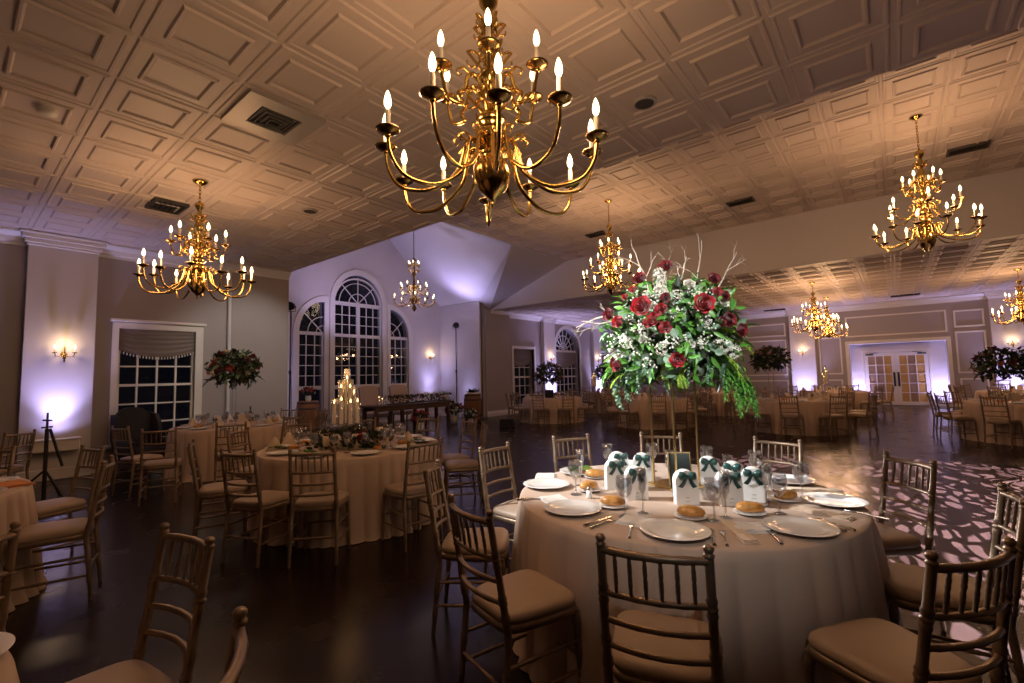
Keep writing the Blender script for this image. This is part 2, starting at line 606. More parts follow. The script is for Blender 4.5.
def gable_side(near):
    A = [(XA, GY1 + (8.9 - GY1) * t, 4.37 + (GAP - 4.37) * t) for t in [i / 16 for i in range(17)]]
    B = []
    for i in range(17):
        t = i / 16
        if t < .62:
            u = t / .62
            B.append((XF + .05 + (-8.35 - XF - .05) * u, Y2 + (10.35 - Y2) * u, 4.32 + (HT - 4.32) * u))
        else:
            u = (t - .62) / .38
            B.append((-8.35, 10.35 + (8.9 - 10.35) * u, HT + .25 * u))
    rows = []
    for i in range(17):
        rows.append([tuple(A[i][k] + (B[i][k] - A[i][k]) * s / 10 for k in range(3)) for s in range(11)])
    if near:
        rows = [[(p[0], 17.8 - p[1], p[2]) for p in r] for r in rows]
    return MB().grid(rows)


struct('ceiling_gable_far', gable_side(False), M_PALE, 'bright sloping plaster plane above the window alcove', 'ceiling')
struct('ceiling_gable_near', gable_side(True), M_PALE, 'near sloping plaster plane above the window alcove', 'ceiling')
mb = MB()
S_, C_, D_, G_ = (XF, Y3, HF), (XF + .05, Y2, 4.32), (-8.35, 10.35, HT), (-8.3, Y3, HT)
mb.add([S_, C_, D_, G_], [(0, 1, 2), (0, 2, 3)])
mb.add([(XF, 17.8 - Y3, HF), (XF + .05, 17.8 - Y2, 4.32), (-8.35, 17.8 - 10.35, HT), (-8.3, Y1, HT)], [(0, 2, 1), (0, 3, 2)])
struct('ceiling_slope', mb, M_PALE, 'sloping plaster plane between alcove gable and raised ceiling', 'ceiling', fix=False)


mb = MB()
mb.box((-8.33, (Y1 + Y3) / 2, HT + .02), (.08, Y3 - Y1, .07))
struct('trim_21', mb, M_PALE, 'thin edge trim where the raised ceiling meets the slope', 'moulding')


# columns with capitals -------------------------------------------
def column_x(name, X, y0, y1, h, label, d=.15):
    """wall column on a wall facing +x"""
    mb = MB()
    mb.box((X + d / 2, (y0 + y1) / 2, h / 2), (d, y1 - y0, h), 0)
    for k, (e, za, zb) in enumerate(((.025, -.22, -.18), (.05, -.18, -.11), (.085, -.11, -.04), (.11, -.04, 0))):
        mb.box((X + d / 2 + e / 2, (y0 + y1) / 2, h + (za + zb) / 2), (d + e, y1 - y0 + 2 * e, zb - za), 1, bev=.008)
    mb.box((X + d / 2 + .012, (y0 + y1) / 2, .09), (d + .03, y1 - y0 + .03, .18), 1, bev=.008)
    return struct(name, mb, [M_PALE, M_TRIM], label, 'column')


def column_y(name, Y, x0, x1, h, label, d=.15):
    mb = MB()
    mb.box(((x0 + x1) / 2, Y - d / 2, h / 2), (x1 - x0, d, h), 0)
    for k, (e, za, zb) in enumerate(((.025, -.22, -.18), (.05, -.18, -.11), (.085, -.11, -.04), (.11, -.04, 0))):
        mb.box(((x0 + x1) / 2, Y - d / 2 - e / 2, h + (za + zb) / 2), (x1 - x0 + 2 * e, d + e, zb - za), 1, bev=.008)
    mb.box(((x0 + x1) / 2, Y - d / 2 - .012, .09), (x1 - x0 + .03, d + .03, .18), 1, bev=.008)
    return struct(name, mb, [M_PALE, M_TRIM], label, 'column')


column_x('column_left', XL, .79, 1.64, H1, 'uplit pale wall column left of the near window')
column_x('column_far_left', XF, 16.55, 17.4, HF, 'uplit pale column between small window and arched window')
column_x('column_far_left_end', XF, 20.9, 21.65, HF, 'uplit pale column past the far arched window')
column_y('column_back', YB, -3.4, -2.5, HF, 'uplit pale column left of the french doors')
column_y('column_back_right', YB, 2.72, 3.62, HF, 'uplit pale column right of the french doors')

# cornice, baseboards -----------------------------------------------
CORN = [(0, 0), (.16, 0), (.16, -.03), (.13, -.06), (.08, -.1), (.05, -.17), (.02, -.19), (.02, -.23), (0, -.23)]
mb = MB()
mb.prism([(XL + a, H1 + b) for a, b in CORN], 1, YS, Y1 - .01)
struct('trim_3', mb, M_TRIM, 'white crown moulding along the left wall', 'moulding')
mb = MB()
mb.prism([(XF + a, HF + b) for a, b in CORN], 1, Y3 + .01, YB)
struct('trim_4', mb, M_TRIM, 'white crown moulding along the far left wall', 'moulding')
mb = MB()
mb.prism([(YB - a, HF + b) for a, b in CORN], 0, XF, XR)
struct('trim_5', mb, M_TRIM, 'white crown moulding along the back wall', 'moulding')
BASE = [(0, 0), (.03, 0), (.03, .13), (.02, .16), (.012, .2), (0, .2)]


def base_x(name, X, y0, y1, label):
    struct(name, MB().prism([(X + a, b) for a, b in BASE], 1, y0, y1), M_TRIM, label, 'baseboard')


base_x('baseboard_left', XL, YS, Y1, 'white baseboard under the near window wall')
base_x('baseboard_alcove', XA, GY0, GY1, 'white baseboard under the arched windows')
base_x('baseboard_far_left', XF + .06, Y2 + .3, YB, 'white baseboard along the far left wall')
mb = MB()
mb.prism([(Y2 - a, b) for a, b in BASE], 0, XA, XF)
struct('baseboard_alcove_far', mb, M_TRIM, 'white baseboard of the alcove side wall', 'baseboard')
mb = MB()
for a, b in ((XF, -1.5), (1.7, XR)):
    mb.prism([(YB - q, z) for q, z in BASE], 0, a, b)
struct('baseboard_back', mb, M_TRIM, 'white baseboard along the back wall', 'baseboard')


# wall panel mouldings on the back wall -------------------------------
def frame_y(x0, x1, z0, z1, w=.055, d=.035, Y=YB):
    mb = slab(rect(x0, x1, z0, z1), [rect(x0 + w, x1 - w, z0 + w, z1 - w)], 1, Y - d * .5, Y + .005)
    mb.merge(slab(rect(x0 + .012, x1 - .012, z0 + .012, z1 - .012), [rect(x0 + w - .015, x1 - w + .015, z0 + w - .015, z1 - w + .015)], 1, Y - d, Y))
    return mb


PANELS = [(-1.42, 1.62, 2.76, 3.58, 'wide panel moulding above the french doors'),
          (1.8, 2.6, 2.9, 3.52, 'upper panel moulding right of the doors'), (1.8, 2.6, 1.24, 2.75, 'tall panel moulding right of the doors'),
          (1.83, 2.57, .26, 1.06, 'low panel moulding right of the doors'),
          (-2.38, -1.6, 2.95, 3.52, 'upper panel moulding left of the doors'), (-2.38, -1.6, 1.27, 2.8, 'tall panel moulding left of the doors'),
          (-2.35, -1.63, .26, 1.06, 'low panel moulding left of the doors'),
          (-7.6, -3.56, 2.98, 3.54, 'wide upper panel moulding on the wall past the flowers'), (-7.6, -3.56, 1.26, 2.83, 'large panel moulding on the wall past the flowers'),
          (-7.6, -3.56, .26, 1.06, 'low panel moulding on the wall past the flowers')]
for n_, (a, b, c, d, lab) in enumerate(PANELS):
    struct('trim_%d' % (n_ + 6), frame_y(a, b, c, d), M_TRIM, lab, 'moulding')
struct('trim_20', slab([(-1.47, 0), (-1.35, 0), (-1.35, 2.47), (1.56, 2.47), (1.56, 0), (1.68, 0), (1.68, 2.59), (-1.47, 2.59)], [], 1, YB - .04, YB + .004), M_TRIM, 'white casing around the door recess', 'casing')


# windows ---------------------------------------------------------------
def bars(mb, X, ys, zs, y0, y1, z0, z1, w=.022, d=.03):
    for y in ys:
        mb.box((X, y, (z0 + z1) / 2), (d, w, z1 - z0))
    for z in zs:
        mb.box((X, (y0 + y1) / 2, z), (d * .94, y1 - y0, w))


def lin(a, b, n):
    return [a + (b - a) * i / n for i in range(1, n)]


def arcbar(mb, X, cy, cz, r, a0, a1, w=.022, d=.03, n=16):
    for i in range(n):
        a, b = a0 + (a1 - a0) * i / n, a0 + (a1 - a0) * (i + 1) / n
        q = []
        for t, rr in ((a, r - w / 2), (b, r - w / 2), (b, r + w / 2), (a, r + w / 2)):
            q.append((cy + rr * cos(t), cz + rr * sin(t)))
        mb.prism(q, 0, X - d / 2, X + d / 2)


def spoke(mb, X, cy, cz, r0, r1, a, w=.022, d=.03):
    t, nn = (cos(a), sin(a)), (-sin(a), cos(a))
    q = [(cy + t[0] * r + nn[0] * s * w / 2, cz + t[1] * r + nn[1] * s * w / 2) for r, s in ((r0, -1), (r1, -1), (r1, 1), (r0, 1))]
    mb.prism(q, 0, X - d / 2, X + d / 2)


def window(name, label, casing, muntin, pane, X):
    w = thing(name, label, 'window', (0, 0, 0))
    w['kind'] = 'structure'
    casing.build('casing', M_TRIM, w)
    muntin.build('muntin_grid', M_TRIM, w)
    pane.build('pane', M_PANE, w)
    return w


# window 1: the near left wall
ca = slab(rect(1.89, 3.30, .40, 2.62), [W1], 0, XL - .1, XL + .045)
ca.box((XL + .03, 2.595, 2.66), (.14, 1.48, .05), bev=.008).box((XL + .05, 2.595, .42), (.16, 1.5, .05), bev=.008)
mu = MB()
bars(mu, XL - .06, lin(1.98, 3.17, 4), lin(.46, 2.52, 6), 1.98, 3.17, .46, 2.52, .026, .04)
mu.box((XL - .055, 2.575, 1.49), (.05, 1.19, .045))
mu.merge(slab(rect(1.98, 3.17, .46, 2.52), [rect(2.02, 3.13, .51, 2.47)], 0, XL - .085, XL - .03))
window('window_1', 'white-framed gridded window on the near left wall', ca, mu, MB().box((XL - .09, 2.575, 1.49), (.012, 1.18, 2.05)), XL)

# the three arched windows of the alcove
XM = XA - .06
ca = slab(arch(7.84, 10.0, .25, 4.04, 5.23), [C_OPEN], 0, XA - .12, XA + .075)
ca.box((XA + .05, 8.92, .3), (.16, 2.2, .08), bev=.01)
mu = MB()
for z, h in ((4.04, .12), (2.97, .1), (1.27, .12), (.40, .1)):
    mu.box((XM, 8.92, z), (.08, 1.84, h))
mu.box((XM, 8.92, 2.65), (.085, .11, 2.75)).box((XM, 8.92, .8), (.085, .11, .9))
mu.box((XM, 8.03, 2.2), (.08, .06, 3.7)).box((XM, 9.81, 2.2), (.08, .06, 3.7))
for y0, y1 in ((8.06, 8.865), (8.975, 9.78)):
    bars(mu, XM, lin(y0, y1, 3), lin(3.02, 3.98, 3), y0, y1, 3.02, 3.98)
    bars(mu, XM, lin(y0, y1, 3), lin(1.33, 2.92, 5), y0, y1, 1.33, 2.92)
arcbar(mu, XM, 8.92, 4.08, .70, 0, pi)
arcbar(mu, XM, 8.92, 4.08, .34, 0, pi)
arcbar(mu, XM, 8.92, 4.04, .895, 0, pi, .05, .07)
for a in (pi / 4, pi / 2, 3 * pi / 4):
    spoke(mu, XM, 8.92, 4.08, .02, .9, a)
window('window_2', 'tall middle arched window of the alcove', ca, mu, slab(C_OPEN, [], 0, XM - .03, XM - .02), XA)
for k, (nm, op, lab) in enumerate((('window_3', L_OPEN, 'left quarter-arched window of the alcove'), ('window_4', R_OPEN, 'right quarter-arched window of the alcove'))):
    f = (lambda y: y) if k == 0 else (lambda y: 17.84 - y)
    out = [(f(y), z) for y, z in [(6.66, .25), (7.80, .25)] + arc(7.80, 2.98, 1.14, 1.22, pi / 2, pi, 14)]
    if k:
        out = out[::-1]
    ca = slab(out, [op], 0, XA - .12, XA + .05)
    mu = MB()
    ya, yb = sorted((f(6.84), f(7.66)))
    yc = (ya + yb) / 2
    for z, h in ((2.98, .1), (1.27, .12), (.4, .1)):
        mu.box((XM, yc, z), (.08, .82, h))
    mu.box((XM, ya + .02, 1.65), (.08, .05, 2.65)).box((XM, yb - .02, 1.65), (.08, .05, 2.65))
    bars(mu, XM, lin(ya, yb, 3), lin(1.33, 2.93, 5), ya, yb, 1.33, 2.93)
    cy_, s_ = f(7.66), (1 if k == 0 else -1)
    a0, a1 = (pi / 2, pi) if k == 0 else (0, pi / 2)
    arcbar(mu, XM, cy_, 3.02, .5, a0, a1)
    arcbar(mu, XM, cy_, 3.02, .22, a0, a1)
    spoke(mu, XM, cy_, 3.0, .02, .88, 3 * pi / 4 if k == 0 else pi / 4)
    window(nm, lab, ca, mu, slab(op, [], 0, XM - .03, XM - .02), XA)

# far left wall windows
XW = XF - .24
for nm, (a, b), lab in (('window_5', (14.55, 15.95), 'small far window beside the beige pier'), ('window_6', (21.75, 23.0), 'small window at the far end of the left wall')):
    ca = slab(rect(a - .1, b + .1, .24, 2.72), [rect(a, b, .32, 2.62)], 0, XF - .1, XF + .045)
    mu = MB()
    bars(mu, XW, lin(a, b, 4), lin(.32, 2.62, 6), a, b, .32, 2.62, .03)
    mu.box((XW, (a + b) / 2, 1.45), (.05, b - a, .06))
    window(nm, lab, ca, mu, MB().box((XW - .03, (a + b) / 2, 1.47), (.01, b - a, 2.3)), XF)
ca = slab(arch(17.46, 19.82, .02, 2.66, 3.82), [W_B], 0, XF - .1, XF + .05)
mu = MB()
mu.box((XW, 18.64, 2.62), (.1, 2.08, .1)).box((XW, 18.64, 1.42), (.06, 2.08, .07)).box((XW, 18.64, .2), (.1, 2.08, .2))
bars(mu, XW, lin(17.6, 19.68, 6), lin(.3, 2.57, 6), 17.6, 19.68, .3, 2.57, .035)
for r in (.35, .7):
    arcbar(mu, XW, 18.64, 2.66, r, 0, pi, .03)
for i in range(1, 8):
    spoke(mu, XW, 18.64, 2.66, .02, 1.0, pi * i / 8, .03)
window('window_7', 'far arched window with fanlight and swag shade', ca, mu, slab(W_B, [], 0, XW - .04, XW - .03), XF)


# swag shades ---------------------------------------------------------------
def shade(X, y0, y1, zt, drop, sag, label, beads=True):
    mb = MB()
    rows = []
    N, K = 22, 26
    for j in range(K + 1):
        v = j / K
        row = []
        for i in range(N + 1):
            u = i / N
            s = 4 * u * (1 - u)
            z = zt - v * (drop + sag * s * v)
            fold = .02 * sin(v * K * 1.25 - 2.2 * s) * (.3 + .7 * v)
            row.append((X + .025 + .03 * v * s + fold, y0 + (y1 - y0) * u, z))
        rows.append(row)
    mb.grid(rows)
    o = tag(mb.build('swag_shade', M_SHADE), label, 'window shade', None)
    rail = MB().box((X + .015, (y0 + y1) / 2, zt + .012), (.04, y1 - y0, .03))
    rail.build('head_rail', M_SHADE, o)
    if beads:
        b = MB()
        for i in range(0, 25):
            u = (i + .5) / 25
            s = 4 * u * (1 - u)
            z = zt - (drop + sag * s)
            b.ball((X + .03 + .03 * s, y0 + (y1 - y0) * u, z - .028), .013, 6, 5, sc=(1, 1, 1.9))
        b.build('bead_fringe', M_TRIM, o)
    return o


shade(XL - .03, 1.99, 3.16, 2.49, .36, .12, 'grey pleated swag shade with bead fringe on the near left window')
shade(XF - .2, 14.58, 15.92, 2.58, .5, .2, 'pleated swag shade on the small window by the beige pier', False)
shade(XF - .2, 17.64, 19.64, 2.54, .45, .25, 'pleated swag shade below the far fanlight', False)
shade(XF - .2, 21.78, 22.97, 2.58, .5, .2, 'pleated swag shade on the last window of the far left wall', False)

# french doors -------------------------------------------------------------
YD = YB + .70
dr = thing('door_1', 'white double french doors with gold curtained panes', 'door', (0, 0, 0))
dr['kind'] = 'structure'
fr = MB()
fr.merge(slab([(-1.0, 0), (-.92, 0), (-.92, 2.12), (1.06, 2.12), (1.06, 0), (1.14, 0), (1.14, 2.2), (-1.0, 2.2)], [], 1, YD - .06, YD + .02))
fr.build('door_frame', M_TRIM, dr)
for k, (x0, x1) in enumerate(((-.91, .065), (.075, 1.05))):
    cells = []
    xs = [x0 + .12 + (x1 - x0 - .24 + .035) * i / 3 for i in range(4)]
    zs = [.16 + (1.80 + .03) * j / 5 for j in range(6)]
    holes = []
    for i in range(3):
        for j in range(5):
            holes.append(rect(xs[i], xs[i + 1] - .035, zs[j], zs[j + 1] - .03))
    lf = slab(rect(x0, x1, .03, 2.1), holes, 1, YD - .05, YD)
    leaf = lf.build('door_leaf', M_TRIM, dr)
    pn = MB()
    for i in range(3):
        mid = (i == 1) or (k == 0 and i == 0)
        pn.box(((xs[i] + xs[i + 1] - .035) / 2, YD - .016, 1.06), (xs[i + 1] - xs[i] - .03, .012, 1.86), 1 if mid else 0)
    pn.build('pane', [M_TANPANE, M_TANPANE2], leaf)
    hx = x1 - .06 if k == 0 else x0 + .06
    h = MB().box((hx, YD - .062, 1.03), (.07, .02, .56), bev=.006)
    h.tube([(hx, YD - .07, .85), (hx, YD - .12, .87), (hx, YD - .12, 1.17), (hx, YD - .07, 1.19)], .012, 6)
    h.build('pull_handle', M_BLACK, leaf)
    c = MB().box(((x0 + .18) if k == 0 else (x1 - .18), YD - .08, 2.03), (.26, .07, .06), bev=.01)
    c.tube([((x0 + .18) if k == 0 else (x1 - .18), YD - .1, 2.07), ((x0 + .45) if k == 0 else (x1 - .45), YD - .16, 2.1)], .012, 6)
    c.build('door_closer', M_DARKV, leaf)


# ceiling fittings -----------------------------------------------------------
def big_vent(x, y, z, label, s=.6):
    t = thing('ceiling_vent', label, 'vent', (x, y, z), 0, 'ceiling vents')
    p = slab(rect(-s / 2, s / 2, -s / 2, s / 2), [rect(-s * .27, s * .27, -s * .27, s * .27)], 2, -.03, .01)
    p.build('plate', M_VENT, t)
    MB().box((0, 0, .0), (s * .55, s * .55, .01)).build('dark_opening', M_DARKV, t)
    b = MB()
    for i in range(4):
        a = s * (.25 - .055 * i)
        z0 = -.03 - .008 * i
        b.merge(slab(rect(-a, a, -a, a), [rect(-a + .014, a - .014, -a + .014, a - .014)], 2, z0, z0 + .018))
    b.build('louver_ring', M_DARKV, t)
    return t


def slot_vent(x, y, z, label, w=.55, d=.3):
    t = thing('ceiling_vent', label, 'vent', (x, y, z), 0, 'ceiling vents')
    slab(rect(-w / 2, w / 2, -d / 2, d / 2), [rect(-w / 2 + .03, w / 2 - .03, -d / 2 + .03, d / 2 - .03)], 2, -.03, .015).build('plate', M_DARKV, t)
    b = MB()
    for i in range(6):
        y_ = -d / 2 + .05 + (d - .1) * i / 5
        b.prism([(y_ - .015, -.022), (y_ + .012, 0), (y_ + .016, 0), (y_ - .011, -.022)], 0, -w / 2 + .03, w / 2 - .03)
    b.build('louver_blade', M_DARKV, t)
    MB().box((0, 0, .004), (w - .04, d - .04, .006)).build('dark_opening', M_BLACK, t)
    return t


big_vent(-4.42, 1.9, H1, 'large square ceiling vent left of the biggest chandelier', .68)
slot_vent(-7.75, 1.9, H1, 'small ceiling vent beside the chandelier by the left window', .5, .4)
slot_vent(-2.44, 11.3, HT, 'dark slot vent in raised ceiling behind the flowers')
slot_vent(-6.07, 11.2, HT, 'dark slot vent in raised ceiling behind the middle chandelier')
slot_vent(1.26, 11.3, HT, 'dark slot vent in raised ceiling beside the right chandelier')
slot_vent(-3.76, 22.3, HF, 'dark slot vent in the far ceiling by the back wall', .8)
slot_vent(.48, 21.6, HF, 'slot vent in the far ceiling above the french doors', .8)
for x, y, z, lab in ((-5.79, .5, H1, 'round smoke detector on the ceiling at upper left'), (.74, 16.2, HF, 'round smoke detector on the far ceiling'),):
    t = tag(MB().lathe([(0, -.045), (.05, -.045), (.07, -.03), (.075, .02)], 20, (0, 0, 0)).build('smoke_detector', M_PLAST), lab, 'smoke detector')
    t.location = (x, y, z)
for x, y, z, lab in ((-1.63, 4.02, H1, 'round dark ceiling speaker near the raised edge'), (-6.52, 3.34, H1, 'round ceiling speaker left of the middle')):
    t = thing('ceiling_speaker', lab, 'speaker', (x, y, z))
    MB().lathe([(.085, -.012), (.1, -.016), (.11, -.008), (.11, .01)], 24).build('rim', M_VENT, t)
    MB().lathe([(0, -.01), (.085, -.012)], 24).build('mesh_cover', M_DARKV, t)
# ------------------------------------------------------------------ lamps: chandeliers and sconces
def ring_bumps(prof):
    return prof


PAN = MB().lathe([(0, -.012), (.016, -.012), (.03, -.006), (.05, .004), (.058, .012), (.055, .016), (.04, .008), (.018, .006), (.018, .02), (.014, .028), (0, .028)], 14).mesh('drip_pan', M_DKBRASS)
CAND = MB().lathe([(.0125, .02), (.0125, .105), (0, .105)], 8).mesh('candle_sleeve', M_SLEEVE)
SOCK = MB().lathe([(.009, .10), (.012, .108), (.010, .12), (.0, .12)], 8).mesh('bulb_socket', M_BRASS)
BULB = MB().lathe([(0, .112), (.010, .118), (.0165, .135), (.0175, .15), (.013, .175), (.006, .195), (0, .205)], 10).mesh('flame_bulb', M_BULB)


def arm_mesh(r0, z0, R, dip, ztop, thick=.011):
    """one S-curved brass arm along +x ending under its drip pan at (R, ztop)"""
    mb = MB()
    P = [(r0, z0), (r0 + .05, z0 + .035), (r0 + .085, z0 + .01), (r0 + .10, z0 - .06), (r0 + .14, z0 - .06 - dip * .55), (r0 + (R - r0) * .5, z0 - .08 - dip * .92),
         (r0 + (R - r0) * .70, z0 - .08 - dip), (r0 + (R - r0) * .87, z0 - .08 - dip + .12 * (ztop - z0 + .08 + dip)), (R - .014, z0 - .08 - dip + .5 * (ztop - z0 + .08 + dip)), (R, ztop - .012)]
    pts = []
    for i in range(len(P) - 1):
        p0, p1, p2, p3 = P[max(i - 1, 0)], P[i], P[i + 1], P[min(i + 2, len(P) - 1)]
        for k in range(4):
            t = k / 4
            pts.append(tuple(.5 * (2 * p1[c] + (p2[c] - p0[c]) * t + (2 * p0[c] - 5 * p1[c] + 4 * p2[c] - p3[c]) * t * t + (3 * p1[c] - p0[c] - 3 * p2[c] + p3[c]) * t ** 3) for c in (0, 1)))
    pts.append(P[-1])
    mb.tube([(a, 0, b) for a, b in pts], [thick * (1.15 - .3 * i / len(pts)) for i in range(len(pts))], 7)
    mb.lathe([(0, -.03), (.012, -.026), (.016, -.016), (.012, -.006), (0, -.004)], 8, (R, 0, ztop))
    # small leaf curl on the shoulder of the arm
    mb.tube([(r0 + .06, 0, z0 + .02), (r0 + .11, 0, z0 + .055), (r0 + .15, 0, z0 + .03), (r0 + .135, 0, z0), (r0 + .118, 0, z0 + .015)], [.007, .007, .006, .005, .004], 6)
    return mb.mesh('arm', M_BRASS)


def scroll_mesh(n, r, z, s):
    mb = MB()
    for i in range(n):
        a = 2 * pi * (i + .5) / n
        pts = []
        for k in range(15):
            t = k / 14
            ang = -1.2 + t * 5.2
            rr = s * (1 - .62 * t)
            u, w = r + s * .9 + rr * cos(ang + 2.4), z + s + rr * sin(ang + 2.4)
            pts.append((u * cos(a), u * sin(a), w))
        pts = [(r * .5 * cos(a), r * .5 * sin(a), z - .02)] + pts
        mb.tube(pts, [.0085 - .004 * k / len(pts) for k in range(len(pts))], 6)
    return mb


def chandelier(kind, name, label, loc, drop, rz=0, rod=False):
    """kind A: two tiers (12 + 6), kind B: three tiers (12 + 6 + 6)"""
    t = thing(name, label, 'chandelier', loc, rz, 'brass candle chandeliers')
    zc = drop                                        # canopy height above the lower pans
    MB().lathe([(0, 0), (.085, 0), (.082, -.012), (.06, -.03), (.03, -.045), (.012, -.06), (0, -.06)], 20, (0, 0, zc)).build('canopy', M_BRASS, t)
    top = .86 if kind == 'A' else 1.30
    ch = MB()
    n = max(4, int((zc - .06 - top) / .045))
    for i in range(n):
        z = zc - .06 - (zc - .06 - top) * (i + .5) / n
        L = (zc - .06 - top) / n * .72
        a = (i % 2) * pi / 2
        ring = [(.012 * cos(q) * cos(a), .012 * cos(q) * sin(a), z + L * sin(q)) for q in [2 * pi * k / 10 for k in range(11)]]
        ch.tube(ring, .0045, 5, cap=False)
    ch.build('chain', M_BRASS, t)
    prof = [(0, -.36), (.008, -.355), (.012, -.335), (.006, -.325), (.012, -.315), (.03, -.30), (.075, -.262), (.098, -.215), (.104, -.18), (.096, -.135), (.075, -.10), (.05, -.085), (.06, -.075), (.066, -.06),
            (.05, -.045), (.045, -.02), (.072, 0), (.085, .02), (.085, .05), (.065, .07), (.05, .085), (.075, .105), (.082, .125), (.06, .15), (.04, .17), (.034, .2), (.05, .23), (.062, .26), (.06, .29), (.042, .32),
            (.03, .35), (.05, .37), (.056, .39), (.04, .41), (.028, .44), (.026, .47), (.038, .50), (.05, .53), (.048, .57), (.034, .61), (.028, .64), (.045, .66), (.048, .68), (.03, .70), (.022, .73), (.03, .76), (.05, .79),
            (.055, .82), (.045, .84), (.02, .855), (.012, .87), (0, .875)]
    if kind == 'B':
        k = (1.30 + .36) / (.875 + .36)
        prof = [(r * 1.05, -.36 + (z + .36) * k) for r, z in prof]
    MB().lathe(prof, 20).build('column', M_BRASS, t)
    sm = scroll_mesh(6, .05, .16, .075)
    sm.merge(scroll_mesh(6, .045, .40, .06))
    if kind == 'B':
        sm.merge(scroll_mesh(6, .045, .72, .06)).merge(scroll_mesh(6, .03, 1.0, .045))
    else:
        sm.merge(scroll_mesh(5, .035, .60, .045))
    sm.build('scrollwork', M_BRASS, t)
    tiers = [(6, .575, -.11, -.04, .19, 0.0), (6, .555, -.05, -.02, .17, .5), (6, .285, .33, .32, .07, -.07)] if kind == 'A' else \
            [(6, .64, 0.0, .04, .13, 0.0), (6, .60, .05, .06, .13, .5), (6, .43, .36, .38, .09, .25), (6, .22, .72, .72, .05, .75)]
    for n, R, ztop, z0, dip, ph in tiers:
        am = arm_mesh(.05, z0, R, dip, ztop)
        for i in range(n):
            a = 2 * pi * (i + ph) / n
            arm = put('arm', am, t, rot=(0, 0, a))
            for nm, me in (('drip_pan', PAN), ('candle_sleeve', CAND), ('flame_bulb', BULB)):
                put(nm, me, arm, loc=(R, 0, ztop))
    return t


LAMP_Z = 2.86
CH = []
cA = chandelier('A', 'chandelier', 'large two-tier brass chandelier nearest, lit, hanging above the front of the room', (-1.60, 1.82, 2.755), H1 - 2.755, .26)
CH.append((cA, 1.04, 'A'))
cB = chandelier('B', 'chandelier', 'lit three-tier brass chandelier just left of the tall rose centerpiece', (-4.66, 9.19, 3.52), HT - 3.52, .1)
CH.append((cB, 1, 'B'))
cC = dup(cB, (.51, 9.29, 3.52), .35, 'lit three-tier brass chandelier at upper right below the raised ceiling')
CH.append((cC, 1, 'B'))
c4 = chandelier('A', 'chandelier', 'lit brass chandelier above the table by the left window', (-6.52, 1.93, 2.88), H1 - 2.88, .12)
CH.append((c4, 1, 'A'))
c5 = chandelier('A', 'chandelier', 'lit brass chandelier on the far ceiling, nearer and left of an overlapping pair', (-1.71, 16.21, 2.92), HF - 2.92, .0)
c6 = dup(c5, (-1.72, 20.0, 2.92), .3, 'lit brass chandelier on the far ceiling, farther and right of an overlapping pair')
c7 = dup(c5, (2.75, 18.2, 2.92), .2, 'lit brass chandelier cut by the right edge, above the far right table')
CH += [(c5, 1, 'A'), (c6, 1, 'A'), (c7, 1, 'A')]

# crystal chandelier in the alcove
t = thing('crystal_chandelier', 'crystal chandelier on a long rod in front of the arched windows', 'chandelier', (-10.98, 8.86, 3.9))
MB().tube([(0, 0, 1.25), (0, 0, 3.05)], .012, 6).build('rod', M_DKBRASS, t)
MB().lathe([(0, 3.06), (.09, 3.06), (.07, 3.02), (0, 2.99)], 14).build('canopy', M_DKBRASS, t)
MB().lathe([(0, -.42), (.03, -.39), (.07, -.32), (.05, -.25), (.03, -.2), (.1, -.12), (.12, -.05), (.06, .02), (.035, .12), (.06, .25), (.085, .33), (.04, .42), (.03, .6), (.06, .72), (.05, .85), (.025, .95), (.05, 1.08), (.07, 1.16), (.02, 1.22), (0, 1.25)], 14).build('column', M_DKBRASS, t)
for n, R, z, ph in ((10, .60, -.08, 0), (8, .40, .28, .5), (6, .16, .95, .2)):
    am = arm_mesh(.05, z + .03, R, .12, z, .010)
    dm = MB()
    for q in range(3):
        dm.ball((R - .02 + .02 * q, 0, z - .06 - .02 * (q % 2)), .016, 6, 4, sc=(1, 1, 1.8))
    for q in range(5):
        dm.ball((R * (.25 + .14 * q), 0, z - .02 - .10 * sin(pi * (q + 1) / 6) - .03), .013, 6, 4, sc=(1, 1, 1.6))
    dm.tube([(.06, 0, z)] + [(R * (.25 + .14 * q), 0, z - .02 - .10 * sin(pi * (q + 1) / 6) - .03) for q in range(5)] + [(R, 0, z - .06)], .003, 4)
    dm = dm.mesh('crystal_strand', M_CRYST)
    for i in range(n):
        arm = put('arm', am, t, rot=(0, 0, 2 * pi * (i + ph) / n))
        for nm, me in (('drip_pan', PAN), ('candle_sleeve', CAND), ('flame_bulb', BULB)):
            put(nm, me, arm, loc=(R, 0, z), scale=.85)
        put('crystal_strand', dm, arm)


